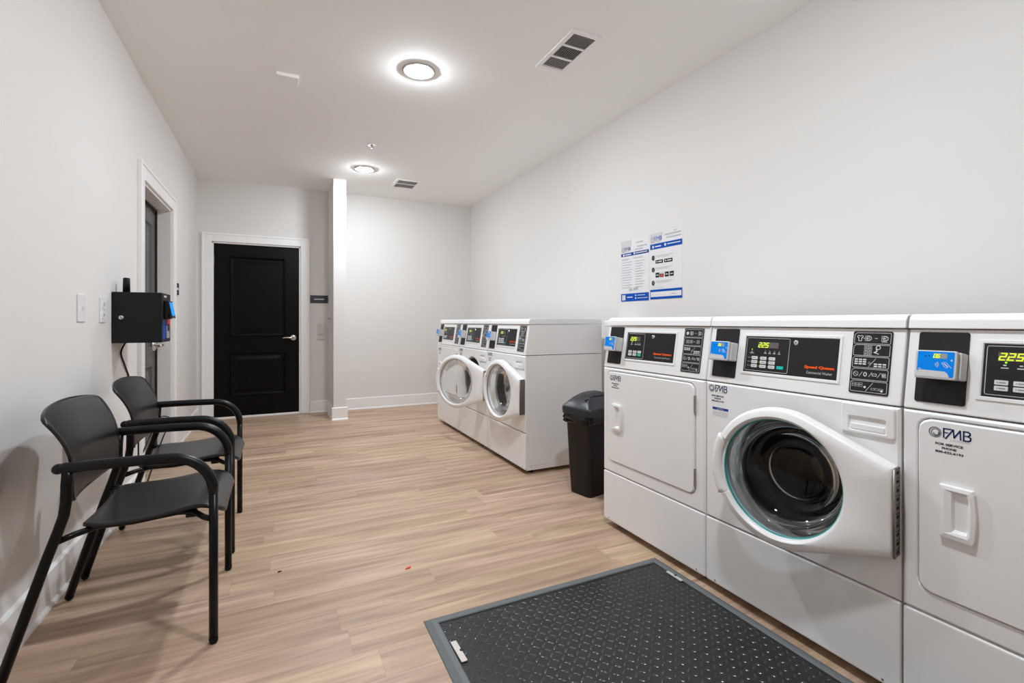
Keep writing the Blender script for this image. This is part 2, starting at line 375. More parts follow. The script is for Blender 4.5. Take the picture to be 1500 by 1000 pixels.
def panel_door(name, a0, a1, z0, z1, face_out, T, mt, panels, hand_a, hand_z, direc, label):
    """slab with recessed moulded panels; T(a,out,z), slab face at out=face_out"""
    b = MB(); f = face_out
    xs = sorted({a0, a1, *[p[0] for p in panels], *[p[1] for p in panels]})
    zs = sorted({z0, z1, *[p[2] for p in panels], *[p[3] for p in panels]})
    for i in range(len(xs) - 1):
        for j in range(len(zs) - 1):
            cx, cz = (xs[i] + xs[i + 1]) / 2, (zs[j] + zs[j + 1]) / 2
            if any(p[0] < cx < p[1] and p[2] < cz < p[3] for p in panels): continue
            b.face([(xs[i], f, zs[j]), (xs[i + 1], f, zs[j]), (xs[i + 1], f, zs[j + 1]), (xs[i], f, zs[j + 1])], mt, T)
    for (p0, p1, q0, q1) in panels:
        def R(i, d): return [(p0 + i, f + d, q0 + i), (p1 - i, f + d, q0 + i), (p1 - i, f + d, q1 - i), (p0 + i, f + d, q1 - i)]
        b.loft([R(0, 0), R(0.004, 0.007), R(0.012, 0.008), R(0.022, -0.006), R(0.034, -0.010), R(0.05, -0.010), R(0.085, 0.0), R(0.087, 0.0)], mt, True, False, False, True, T)
    # body behind
    c = [(a0, z0), (a1, z0), (a1, z1), (a0, z1)]
    b.loft([[(x, f, z) for x, z in c], [(x, f - 0.04, z) for x, z in c]], mt, True, False, False, True, T)
    d = b.build(name); struct(d, label)
    h = MB()
    Th = lambda x, y, o: T(hand_a + x, f + o, hand_z + y)
    h.lathe([(0.0, 0.014), (0.022, 0.014), (0.032, 0.009), (0.034, 0.0)], 'chrome', Th, 28)
    h.lathe([(0.0, 0.05), (0.012, 0.048), (0.0125, 0.012)], 'chrome', Th, 16)
    h.tube([Th(0, 0, 0.045), Th(direc * 0.02, 0, 0.050), Th(direc * 0.07, 0.003, 0.052), Th(direc * 0.115, -0.001, 0.046)], [0.011, 0.010, 0.0085, 0.007], 'chrome', 12)
    hd = h.build('door_handle', d)
    if face_out < -0.05:
        hp_ = Vector(T(hand_a, face_out, hand_z)); hd.scale = (1.35, 1.35, 1.35); hd.location = hp_ * (1 - 1.35)
    return d
d1 = panel_door('door_1', BX0 + 0.014, BX1 - 0.014, 0.022, BZ - 0.014, -0.018, TBw, 'door_b',
           [(-0.49, 0.08, 0.895, 1.80), (-0.49, 0.08, 0.235, 0.735)], 0.158, 0.885, -1, 'black two-panel door with a silver lever in the back wall')
hg = MB(); hg.box(-0.632, -0.628, -0.02, -0.012, 1.70, 1.79, 'steel', 0, 2, TBw); hg.build('hinge', d1)
d2 = panel_door('door_2', DY0 + 0.014, DY1 - 0.03, 0.01, DZ - 0.03, -0.10, TLw, 'door_g',
           [(DY0 + 0.13, DY1 - 0.15, 0.86, 1.83), (DY0 + 0.13, DY1 - 0.15, 0.22, 0.74)], 4.655, 0.885, -1, 'dark panel door recessed in the left wall')
b = MB(); b.box(DY1 - 0.03, DY1 - 0.012, -0.13, -0.088, 0, DZ - 0.012, 'black_gap', 0, 2, TLw); b.box(DY0 + 0.012, DY1 - 0.012, -0.13, -0.088, DZ - 0.03, DZ - 0.012, 'black_gap', 0, 2, TLw)  # dark strip along the far edge and top of the slab
b.build('door_edge_strip', d2)

# ------------------------------------------------------------------ ceiling fittings
def ceiling_light(x, y, lm='lamp'):
    t = empty('ceiling_light', (x, y, ZC))
    Tl = lambda a, b_, h: (a, b_, -h)
    b = MB(); b.lathe([(0.100, 0.0), (0.099, 0.006), (0.094, 0.009), (0.086, 0.0085), (0.072, 0.004), (0.070, 0.0)], 'lampring', Tl, 48); b.build('trim_ring', t)
    b = MB(); b.lathe([(0.0, 0.026), (0.03, 0.0248), (0.052, 0.0198), (0.065, 0.0118), (0.070, 0.003)], lm, Tl, 40); b.build('diffuser', t)
    return t
tag(ceiling_light(0.785, 2.95), 'round white recessed light, the larger lit one nearer on the ceiling', 'ceiling light')
tag(ceiling_light(0.793, 5.09, 'lamp_far'), 'round lit ceiling light beside the top of the narrow wing wall', 'ceiling light')
tag(ceiling_light(0.785, 0.81), 'round recessed ceiling light above the near washing machine', 'ceiling light')

def vent(name, x0, x1, y0, y1, slots, label):
    t = empty(name, ((x0 + x1) / 2, (y0 + y1) / 2, ZC)); cx, cy = (x0 + x1) / 2, (y0 + y1) / 2
    T = lambda a, b_, z: (a - cx, b_ - cy, z)
    b = MB()
    b.box(x0, x1, y0, y0 + 0.03, -0.008, -0.0005, 'trim', 0.002, 2, T); b.box(x0, x1, y1 - 0.03, y1, -0.008, -0.0005, 'trim', 0.002, 2, T)
    b.box(x0, x0 + 0.028, y0 + 0.031, y1 - 0.031, -0.0078, -0.0005, 'trim', 0.0015, 2, T); b.box(x1 - 0.02, x1, y0 + 0.031, y1 - 0.031, -0.0078, -0.0005, 'trim', 0.0015, 2, T)
    ys = sorted([s[0] for s in slots] + [s[1] for s in slots])
    for a, c in zip(ys[1::2], ys[2::2]): b.box(x0 + 0.029, x1 - 0.021, a, c, -0.007, -0.0005, 'trim', 0.0015, 2, T)
    b.build('frame', t)
    k = MB()
    for (a, c, ax, tilt) in slots: k.face([(x0 + 0.02, a, -0.0008), (x1 - 0.015, a, -0.0008), (x1 - 0.015, c, -0.0008), (x0 + 0.02, c, -0.0008)], 'black_gap', T)
    k.build('backing', t, recalc=False)
    for (a, c, ax, tilt) in slots:
        s = MB(); xa, xb = x0 + 0.029, x1 - 0.021
        if ax == 'x':
            n = 9
            for i in range(n):
                yy = a + (c - a) * (i + 0.5) / n
                if abs(tilt) > 1: q = [(yy - 0.0048, -0.0074), (yy - 0.0048, -0.0066), (yy + 0.0042, -0.0022), (yy + 0.0042, -0.003)]
                else: q = [(yy - 0.0006, -0.0066), (yy - 0.0006, -0.002), (yy + 0.0006, -0.002), (yy + 0.0006, -0.0066)]
                s.loft([[(x_, y_, z_) for y_, z_ in q] for x_ in (xa, xb)], 'trim' if abs(tilt) > 1 else 'louver', True, False, True, True, T)
        else:
            n = 11
            for i in range(n):
                xx = xa + (xb - xa) * (i + 0.5) / n
                q = [(xx - 0.0006, -0.0066), (xx - 0.0006, -0.002), (xx + 0.0006, -0.002), (xx + 0.0006, -0.0066)]
                s.loft([[(x_, y_, z_) for x_, z_ in q] for y_ in (a, c)], 'louver', True, False, True, True, T)
        s.build('louver', t)
    return tag(t, label, 'air vent')
vent('ceiling_vent', 1.407, 1.595, 2.168, 2.585, [(2.205, 2.305, 'x', 1), (2.322, 2.430, 'y', 1), (2.447, 2.548, 'x', -3)], 'long white three-section ceiling vent nearest the camera, at the upper right')
vent('ceiling_vent', 1.165, 1.425, 5.28, 5.62, [(5.33, 5.43, 'x', -3), (5.45, 5.575, 'x', 1)], 'small square white ceiling vent near the back wall')
# sprinkler
t = empty('fire_sprinkler', (0.742, 4.36, ZC))
Tl = lambda a, b_, h: (a, b_, -h)
b = MB(); b.lathe([(0.040, 0.0), (0.038, 0.006), (0.020, 0.008), (0.018, 0.002), (0.0, 0.002)], 'trim', Tl, 28); b.build('escutcheon', t)
b = MB(); b.lathe([(0.0, 0.030), (0.013, 0.029), (0.013, 0.026), (0.004, 0.025), (0.006, 0.0)], 'steel', Tl, 16); b.build('deflector', t)
tag(t, 'small round fire sprinkler on the ceiling just before the far light', 'sprinkler')
# ceiling sensor / cover plate
b = MB(); b.box(-0.065, 0.065, 0.0, 0.105, -0.022, 0, 'ceil', 0.003, 2)
tag(b.build('ceiling_cover_box', loc=(0.053, 3.335, ZC)), 'flat rectangular white cover box on the left of the ceiling', 'cover box')

# ------------------------------------------------------------------ machines
MW = 0.68
K = 0.16
def TC(a, z, o):   # console plane (local machine coordinates), o = outward
    n = 1 / sqrt(1 + K * K); return (a, K * (z - 0.833) - o * n, z + o * n * K)
TF = lambda a, z, o: (a, -o, z)

SEG = {'0': 'abcdef', '2': 'abged', '5': 'afgcd', '6': 'afgedc'}
def seg7(b, txt, a, z, w, h, m, T, o):
    """slanted seven-segment digits starting at a, centred at z"""
    sk = h * 0.13; lw = h * 0.17
    x = a
    for ch in txt:
        if ch == '.':
            b.disc(x - w * 0.20, z - h / 2, h * 0.10, m, T, 8, o); continue
        P = {'a': ((0, .5), (1, .5)), 'g': ((0, 0), (1, 0)), 'd': ((0, -.5), (1, -.5)), 'f': ((0, .5), (0, 0)), 'e': ((0, 0), (0, -.5)), 'b': ((1, .5), (1, 0)), 'c': ((1, 0), (1, -.5))}
        for s_ in SEG[ch]:
            (x0, y0), (x1, y1) = P[s_]
            f = lambda u, v: (x + u * w * 0.62 + v * 2 * sk, z + v * h)
            b.line([f(x0, y0), f(x1, y1)], lw, m, T, o=o)
        x += w

def radial(fun, angs, y): return [(fun(t)[0], y, fun(t)[1]) for t in angs]
def rect_ray(cx, cz, x0, x1, z0, z1):
    def f(t):
        c, s = cos(t), sin(t); k = 1e9
        if c > 1e-9: k = min(k, (x1 - cx) / c)
        if c < -1e-9: k = min(k, (x0 - cx) / c)
        if s > 1e-9: k = min(k, (z1 - cz) / s)
        if s < -1e-9: k = min(k, (z0 - cz) / s)
        return (cx + k * c, cz + k * s)
    return f
def rr_ray(cx, cz, hw, hh, r):
    def inside(x, z):
        x, z = abs(x), abs(z)
        if x > hw or z > hh: return False
        if x > hw - r and z > hh - r: return (x - hw + r) ** 2 + (z - hh + r) ** 2 <= r * r
        return True
    def f(t):
        lo, hi = 0.0, hw + hh
        for _ in range(40):
            m = (lo + hi) / 2
            if inside(m * cos(t), m * sin(t)): lo = m
            else: hi = m
        return (cx + lo * cos(t), cz + lo * sin(t))
    return f
def angs_for(cx, cz, pts, n=96):
    A = [2 * pi * k / n for k in range(n)] + [atan2(z - cz, x - cx) % (2 * pi) for x, z in pts]
    A = sorted(A); out = []
    for a in A:
        if not out or a - out[-1] > 1e-4: out.append(a)
    return out

def fmb_logo(b, T, a0=0.063, zt=0.795, o=0.0006):
    """ring emblem + letters + service lines, at the left top of a front panel"""
    b.ring(a0 + 0.0135, zt - 0.014, 0.0125, 0.0028, 'midgrey', T, 22, o); b.ring(a0 + 0.0145, zt - 0.0145, 0.0088, 0.0018, 'grey', T, 18, o)
    b.ring(a0 + 0.0160, zt - 0.0160, 0.0055, 0.0022, 'midgrey', T, 12, o, a0=pi, a1=2.2 * pi)
    x = a0 + 0.032; w = 0.0033
    zz = zt - 0.0015; zb = zt - 0.0245
    b.line([(x, zb), (x, zz), (x + 0.0155, zz)], w, 'navy', T, o=o); b.line([(x, zt - 0.0115), (x + 0.009, zt - 0.0115)], w * 0.8, 'navy', T, o=o)
    b.line([(x + 0.004, zb - 0.002), (x + 0.0195, zz), (x + 0.0215, zb + 0.003), (x + 0.0335, zz), (x + 0.0345, zb)], w, 'navy', T, o=o)
    xb = x + 0.0405
    b.line([(xb, zb), (xb, zz), (xb + 0.009, zz), (xb + 0.0125, zz - 0.003), (xb + 0.0125, zt - 0.009), (xb + 0.008, zt - 0.0125), (xb + 0.0135, zt - 0.0155), (xb + 0.0135, zb + 0.003), (xb + 0.009, zb), (xb, zb)], w, 'navy', T, o=o)
    b.line([(xb, zt - 0.0125), (xb + 0.008, zt - 0.0125)], w * 0.8, 'navy', T, o=o)
    b.text('LAUNDRY', a0 + 0.066, zt - 0.0285, 0.0042, 'midgrey', T, 0.040, o=o)
    b.text('FOR SERVICE', a0 + 0.043, zt - 0.0425, 0.0062, 'black', T, 0.057, bold=0.035, o=o)
    b.text('PHONE', a0 + 0.043, zt - 0.0525, 0.0062, 'black', T, 0.030, bold=0.035, o=o)
    b.text('800-622-6193', a0 + 0.043, zt - 0.0625, 0.0062, 'black', T, 0.058, bold=0.035, o=o)

def icon_panel(parent, kind):
    t = MB(); x0, x1 = 0.541, 0.647
    t.prism(rr(x0, x1, 0.856, 1.041, 0.006), 0.0, 0.0022, 'black_panel', TC)
    P = t.build('instruction_panel', parent)
    b = MB(); o = 0.0028; w = 0.0013
    rows = [1.004, 0.9685, 0.933, 0.8975, 0.862]
    T = TC
    for k, zb in enumerate(rows):
        h = 0.032; a, c = x0 + 0.0045, x1 - 0.0045
        b.line([(a + 0.006, zb + h), (c - 0.002, zb + h), (c, zb + h - 0.002), (c, zb + 0.002), (c - 0.002, zb), (a + 0.002, zb), (a, zb + 0.002), (a, zb + h - 0.006)], w, 'lightgrey', T, True, o)
    g = 'white'; q = 0.0011
    # row 1: shirt, arrow, machine, machine
    z = rows[0] + 0.016
    if kind == 'washer':
        b.line([(0.553, z + .006), (0.557, z + .008), (0.561, z + .006), (0.565, z + .008), (0.569, z + .006), (0.567, z + .001), (0.565, z + .002), (0.565, z - .008), (0.557, z - .008), (0.557, z + .002), (0.555, z + .001)], 0.0016, g, T, True, o)
    else:
        b.disc(0.560, z, 0.007, g, T, 14, o)
    b.line([(0.570, z), (0.575, z)], q, g, T, o=o)
    for cx in (0.583, 0.627):
        b.line([(cx - .008, z + .007), (cx + .003, z + .007), (cx + .003, z - .007), (cx - .008, z - .007)], q, g, T, True, o)
        b.ring(cx + 0.002, z, 0.0065, 0.0017, g, T, 14, o); b.disc(cx - .001, z, .002, g, T, 8, o)
    if kind == 'washer': b.line([(0.620, z - .010), (0.633, z - .010)], 0.0015, g, T, o=o)
    b.line([(0.601, z), (0.608, z)], 0.002, 'midgrey', T, o=o)
    # row 2
    z = rows[1] + 0.016
    if kind == 'washer':
        for i in range(2):
            for j in range(3):
                b.line([(0.575 + i * .011, z - .015 + j * .010), (0.584 + i * .011, z - .015 + j * .010), (0.584 + i * .011, z - .006 + j * .010), (0.575 + i * .011, z - .006 + j * .010)], q, 'midgrey', T, True, o)
                b.rect(0.577 + i * .011, 0.582 + i * .011, z - .0125 + j * .010, z - .009 + j * .010, 'midgrey', T, o)
        b.ring(0.612, z + .009, 0.0055, 0.0022, g, T, 12, o); b.line([(0.607, z + .006), (0.609, z - .002), (0.602, z - .006)], 0.0032, g, T, o=o); b.line([(0.603, z - .006), (0.614, z - .010)], 0.0022, g, T, o=o)
    else:
        for cx in (0.565, 0.585, 0.622):
            b.line([(cx - .007, z + .006), (cx + .007, z + .006), (cx + .007, z - .006), (cx - .007, z - .006)], q, g, T, True, o); b.disc(cx, z, .0035, 'midgrey', T, 10, o)
        b.line([(0.599, z), (0.605, z)], 0.002, g, T, o=o)
    # row 3: solid keys
    z = rows[2] + 0.016
    n = 3 if kind == 'washer' else 2
    for i in range(3):
        for j in range(n): b.rect(0.551 + i * .0115, 0.560 + i * .0115, z + .0095 - j * .0065 - .004, z + .0095 - j * .0065, g, T, o)
    b.ring(0.592, z - .002, 0.003, 0.0012, 'midgrey', T, 8, o)
    b.line([(0.590, z - .013), (0.608, z + .012)], q, g, T, o=o)
    for i in range(3):
        for j in range(2): b.rect(0.604 + i * .0115, 0.613 + i * .0115, z - .002 - j * .0065 - .004, z - .002 - j * .0065, g if i < 2 or j == 0 else 'midgrey', T, o)
    # row 4
    z = rows[3] + 0.016
    b.ring(0.557, z, 0.0065, 0.0013, g, T, 14, o); b.line([(0.552, z + .004), (0.562, z - .004)], q, g, T, o=o)
    for cx in (0.571, 0.597, 0.620): b.line([(cx - .004, z - .007), (cx + .004, z + .007)], q, g, T, o=o)
    b.ring(0.583, z, 0.0055, 0.0025, g, T, 10, o, sa=0.7)
    b.line([(0.602, z + .003), (0.613, z + .003), (0.613, z - .003), (0.602, z - .003)], 0.0014, g, T, True, o)
    b.line([(0.627, z + .005), (0.636, z + .005), (0.638, z - .005), (0.629, z - .005)], 0.0018, 'midgrey', T, True, o); b.rect(0.629, 0.635, z - .003, z + .003, 'midgrey', T, o)
    # row 5: outlines
    z = rows[4] + 0.016
    for i in range(3):
        for j in range(2): b.line([(0.550 + i * .010, z + .009 - j * .006), (0.558 + i * .010, z + .009 - j * .006), (0.558 + i * .010, z + .0045 - j * .006), (0.550 + i * .010, z + .0045 - j * .006)], 0.0008, 'lightgrey', T, True, o)
        b.line([(0.602 + i * .011, z - .003), (0.611 + i * .011, z - .003), (0.611 + i * .011, z - .008), (0.602 + i * .011, z - .008)], 0.0008, 'lightgrey', T, True, o)
    b.disc(0.585, z - .002, 0.0035, g, T, 10, o); b.line([(0.588, z - .013), (0.606, z + .012)], q, g, T, o=o); b.disc(0.630, z - .009, 0.0035, g, T, 10, o)
    b.build('pictograms', P, recalc=False, weld=False)

def control_panel(parent, kind):
    x0, x1, z0, z1 = 0.166, 0.502, 0.886, 1.015
    if kind == 'dryer': x0, x1 = 0.163, 0.492
    b = MB()
    # raised white bezel around black face
    def R(i, o): return [(x0 - i, z0 - i, o), (x1 + i, z0 - i, o), (x1 + i, z1 + i, o), (x0 - i, z1 + i, o)]
    b.loft([R(0.010, 0.0), R(0.009, 0.003), R(0.002, 0.003), R(0.0, 0.0005)], 'plastic_w', True, False, False, False, TC)
    b.face(R(0.0, 0.0008), 'black_panel', TC)
    P = b.build('control_panel', parent)
    b = MB(); o = 0.0014; T = TC
    bx = 0.339 if kind == 'washer' else 0.293
    b.line(rr(x0 + 0.006, bx, z0 + 0.006, z1 - 0.005, 0.004, 3), 0.0014, 'lightgrey', T, True, o)
    if kind == 'washer':
        b.rect(0.218, 0.298, 0.975, 0.9955, 'lens', T, o)
        b.disc(0.196, 0.968, 0.0022, 'led', T, 8, o + .0003)
        for i, a in enumerate((0.196, 0.250, 0.267, 0.285, 0.303)):
            hh = 0.962 if i else 0.9605
            b.disc(a, hh + 0.004 if i else hh, 0.0012, 'lightgrey', T, 6, o); b.rect(a - .003, a + .003, hh - .002, hh, 'lightgrey', T, o)
            b.rect(a - .005 - (i == 0) * .003, a + .005 + (i == 0) * .003, hh - .007, hh - .0045, 'lightgrey', T, o)
        for i, a in enumerate((0.210, 0.245, 0.279)):
            for j, zz in enumerate((0.938, 0.9235, 0.909)):
                b.prism(rr(a - .012, a + .012, zz - .0055, zz + .0055, 0.0018, 3), o, o + .0012, 'key', T)
                b.rect(a - .006, a + .007, zz - .0012, zz + .0012, 'grey', T, o + .0016); b.disc(a - .008, zz, .0014, 'grey', T, 6, o + .0016)
                if i == 0: b.rect(a - .030, a - .019, zz - .001, zz + .001, 'grey', T, o)
                b.disc(a - .0155, zz, 0.0014, 'ledy' if (i == 1 and j > 0) else 'midgrey', T, 6, o)
        b.prism(rr(0.299, 0.324, 0.904, 0.9145, 0.0018, 3), o, o + .0012, 'key_teal', T)
        lk, sx0, sx1, word = (0.361, 0.998), 0.397, 0.493, 'Commercial Washer'
    else:
        b.rect(0.190, 0.262, 0.974, 0.9955, 'lens', T, o)
        b.disc(0.205, 0.971, 0.0024, 'led', T, 8, o + .0003); b.disc(0.190, 0.909, 0.002, 'led', T, 8, o + .0003)
        for a in (0.203, 0.232, 0.248, 0.262):
            b.rect(a - .003, a + .003, 0.963, 0.966, 'lightgrey', T, o); b.rect(a - .007, a + .007, 0.9565, 0.959, 'lightgrey', T, o)
        for i, a in enumerate((0.199, 0.233, 0.266)):
            for j, zz in enumerate((0.9225, 0.9085)):
                last = (i == 2 and j == 1)
                b.prism(rr(a - .0125, a + .0125, zz - .0056, zz + .0056, 0.0018, 3), o, o + .0012, 'key_teal' if last else 'key', T)
                b.rect(a - .004, a + .008, zz - .0016, zz + .0016, 'grey', T, o + .0016); b.disc(a - .007, zz, .0015, 'grey', T, 6, o + .0016)
        lk, sx0, sx1, word = (0.350, 0.998), 0.363, 0.478, 'Commercial Dryer'
    b.build('key_pad', P, recalc=False, weld=False); b = MB()
    b.text('Speed Queen', (sx0 + sx1) / 2, 0.9200, 0.0118, 'orange', T, sx1 - sx0, bold=0.055, o=o)
    b.build('brand_lettering', P, recalc=False, weld=False); b = MB()
    b.text(word, (sx0 + sx1) / 2 + 0.002, 0.9035, 0.0085, 'lightgrey', T, (sx1 - sx0) * 0.86, o=o)
    b.build('type_lettering', P, recalc=False, weld=False)
    s = MB()
    seg7(s, '2.25', 0.222 if kind == 'washer' else 0.194, 0.985, 0.0142 if kind == 'washer' else 0.0155, 0.0155, 'ledy', TC, 0.0019)
    s.build('price_display', P, recalc=False, weld=False)
    l = MB(); Tk = lambda a, c, h: TC(lk[0] + a, lk[1] + c, h)
    l.lathe([(0, 0.004), (0.006, 0.0045), (0.0085, 0.0035), (0.009, 0.001)], 'chrome', Tk, 20); l.rect(-.001, .001, -.0035, .0035, 'black', Tk, 0.0048)
    l.build('key_lock', P)

def reader(parent, kind):
    b = MB(); b.prism(rr(0.026, 0.134, 0.8545, 1.0415, 0.006), 0.0, 0.0022, 'black_plate', TC); b.build('blanking_plate', parent)
    b = MB()
    b.prism(rr(0.046, 0.134, 0.917, 0.986, 0.005), 0.002, 0.034, 'plastic_g', TC, 0.002)
    b.prism(rr(0.040, 0.129, 0.915, 0.988, 0.006), 0.034, 0.046, 'plastic_g', TC, 0.0025)
    R_ = b.build('card_reader', parent)
    s = MB(); o = 0.0466
    s.face([(x, z, o) for x, z in rr(0.046, 0.124, 0.921, 0.985, 0.003, 3)], 'blue', TC)
    s.face([(x, z, o + .0004) for x, z in [(0.046, 0.920), (0.116, 0.920), (0.112, 0.930), (0.106, 0.935), (0.053, 0.937), (0.046, 0.934)]], 'plastic_g', TC)
    s.rect(0.080, 0.109, 0.9675, 0.9805, 'grey', TC, o + .0003)
    for a in (0.063, 0.071): s.disc(a, 0.973, 0.0016, 'black', TC, 8, o + .0003)
    s.rect(0.117, 0.1205, 0.962, 0.966, 'white', TC, o + .0003)
    for r in (0.003, 0.006, 0.009): s.ring(0.083, 0.952, r, 0.0013, 'white', TC, 8, o + .0003, a0=-0.8, a1=0.8)
    s.line([(0.099, 0.957), (0.107, 0.959), (0.119, 0.945)], 0.001, 'white', TC, o=o + .0003); s.line([(0.099, 0.957), (0.104, 0.948), (0.110, 0.944)], 0.001, 'white', TC, o=o + .0003)
    s.line([(0.104, 0.955), (0.112, 0.947)], 0.0022, 'white', TC, o=o + .0003)
    s.rect(0.049, 0.055, 0.9385, 0.940, 'white', TC, o + .0003)
    s.build('blue_faceplate', R_, recalc=False, weld=False)
    d = MB(); seg7(d, '06', 0.0815, 0.974, 0.0075, 0.009, 'ledy', TC, o + .0008); d.build('number_display', R_, recalc=False, weld=False)

DEP = 0.65
def machine_body(t, end_side):
    """cabinet, console, feet, lower panel. local: x 0..MW (to the right), y depth, z up"""
    b = MB()
    if end_side == 'open':
        t_ = bmesh.new(); bmesh.ops.create_cube(t_, size=1)
        for v in t_.verts: v.co = Vector((MW / 2 + v.co.x * (MW - 0.004), (0.012 + DEP) / 2 + v.co.y * (DEP - 0.012), 0.429 + v.co.z * 0.802))
        bmesh.ops.delete(t_, geom=[f for f in t_.faces if f.normal.y < -0.5], context='FACES_ONLY'); b.merge(t_, 'enamel_side')
    else: b.box(0.002, MW - 0.002, 0.012, DEP, 0.028, 0.830, 'enamel_side', 0.004, 2)
    for s_ in (0.0012, MW - 0.0012):   # side kick seam with rivets
        o = -1 if s_ < 0.1 else 1
        b.box(s_ - 0.0008, s_ + 0.0008, 0.03, DEP - 0.01, 0.060, 0.0625, 'plastic_g')
        for yy in (0.05, 0.60): b.ball((s_, yy, 0.048), 0.006, 'plastic_g', (0.3, 1, 1), n=6)
    b.box(0.02, MW - 0.02, 0.006, 0.02, 0.030, 0.060, 'steel', 0.002)
    b.build('cabinet', t)
    # console: cross-section (y, z)
    b = MB()
    prof = [(0.000, 0.8335), (K * (1.049 - 0.833), 1.049), (DEP, 1.049), (DEP, 0.8335)]
    b.prism(prof, 0.0015, MW - 0.0015, 'plastic_w', lambda y, z, x: (x, y, z), 0.0035)
    b.build('console', t)
    b = MB()
    prof = [(0.026, 1.0515), (0.030, 1.075), (0.037, 1.087), (0.05, 1.091), (DEP, 1.091), (DEP, 1.0515)]
    b.prism(prof, 0.001, MW - 0.001, 'plastic_w', lambda y, z, x: (x, y, z), 0.0025)
    b.build('top_cover', t)
    b = MB(); b.box(0.001, MW - 0.001, -0.002, 0.016, 0.0335, 0.2875, 'enamel', 0.006, 3)
    p = b.build('lower_panel', t)
    for a in (0.045, MW - 0.045):
        r = MB(); r.ball((a, -0.002, 0.046), 0.004, 'steel', (1, 0.4, 1), n=6); r.build('screw', p)
    f = MB()
    for a, yy in ((0.06, 0.06),): f.lathe([(0, 0), (0.022, 0), (0.022, 0.012), (0.008, 0.014), (0.008, 0.03)], 'black_box', lambda x, y, h: (x, y, h), 16)
    f0 = f.build('levelling_foot', t, (0.06, 0.07, 0))
    for a, yy in ((MW - 0.06, 0.07), (0.06, 0.58), (MW - 0.06, 0.58)):
        c = f0.copy(); COL.objects.link(c); c.parent = t; c.location = (a, yy, 0)

def make_dryer(loc, label, group):
    t = empty('tumble_dryer', loc, -pi / 2); tag(t, label, 'dryer', group)
    machine_body(t, None)
    cx, cz = 0.333, 0.582; hw, hh = 0.294, 0.230
    X0, X1, Z0, Z1 = 0.001, MW - 0.001, 0.2915, 0.8295
    A = angs_for(cx, cz, [(X0, Z0), (X1, Z0), (X1, Z1), (X0, Z1), (X0 + .006, Z0 + .006), (X1 - .006, Z0 + .006), (X1 - .006, Z1 - .006), (X0 + .006, Z1 - .006)], 160)
    outer, outer2, hole = rect_ray(cx, cz, X0, X1, Z0, Z1), rect_ray(cx, cz, X0 + .006, X1 - .006, Z0 + .006, Z1 - .006), rr_ray(cx, cz, hw + .004, hh + .004, 0.034)
    hole2 = rr_ray(cx, cz, hw + .007, hh + .007, 0.036)
    b = MB()
    b.loft([radial(outer, A, 0.016), radial(outer, A, 0.004), radial(outer2, A, -0.002), radial(hole2, A, -0.002), radial(hole, A, 0.001), radial(hole, A, 0.016)], 'enamel', True, False)
    b.loft([radial(hole, A, 0.013), radial(rr_ray(cx, cz, 0.1, 0.1, 0.03), A, 0.013)], 'black_gap', True, False)
    b.build('front_panel', t)
    d = MB(); s1, s2 = rr_ray(cx, cz, hw, hh, 0.030), rr_ray(cx, cz, hw - .004, hh - .004, 0.028)
    d.loft([radial(s1, A, 0.011), radial(s1, A, -0.003), radial(s2, A, -0.007)], 'enamel', True, False, True, True)
    D = d.build('door', t)
    lg = MB(); fmb_logo(lg, lambda a, z, o: (a, -0.007 - o, z)); lg.build('service_sticker', D, recalc=False, weld=False)
    h = MB(); hx0, hx1, hz0, hz1 = 0.088, 0.160, 0.516, 0.650
    mx_ = (hx0 + hx1) / 2; mz = (hz0 + hz1) / 2
    def bow(x0, x1, z0, z1, y, k=0.0):   # outline bowed outward on the right
        return [(x0, y, z0), (x1 - 0.004, y, z0 - k), (x1, y, z0 + 0.01), (x1 + k * 2, y, (z0 + z1) / 2), (x1, y, z1 - 0.01), (x1 - 0.004, y, z1 - k * 0.3), (x0, y, z1), (x0, y, (z0 + z1) / 2)]
    h.loft([bow(hx0, hx1, hz0, hz1, -0.007, .002), bow(hx0 + .001, hx1 - .001, hz0 + .001, hz1 - .001, -0.017, .002), bow(hx0 + .012, hx1 - .008, hz0 + .012, hz1 - .010, -0.019, .001),
            bow(hx0 + .026, hx1 - .012, hz0 + .018, hz1 - .014, -0.0165, 0), bow(hx0 + .030, hx1 - .014, hz0 + .024, hz1 - .020, -0.0078, 0)], 'plastic_w', True, False, False, True)
    h.build('handle', D)
    for zz in (0.728, 0.424):
        g = MB(); g.box(0.6245, 0.6345, -0.006, 0.006, zz - 0.037, zz + 0.037, 'steel', 0.002)
        for k in range(3): g.lathe([(0.0045, zz - 0.03 + k * 0.022), (0.0045, zz - 0.012 + k * 0.022)], 'steel', lambda a, c, z: (0.6295 + a, -0.006 + c, z), 10)
        g.build('hinge', D)
    control_panel(t, 'dryer'); icon_panel(t, 'dryer'); reader(t, 'dryer')
    return t

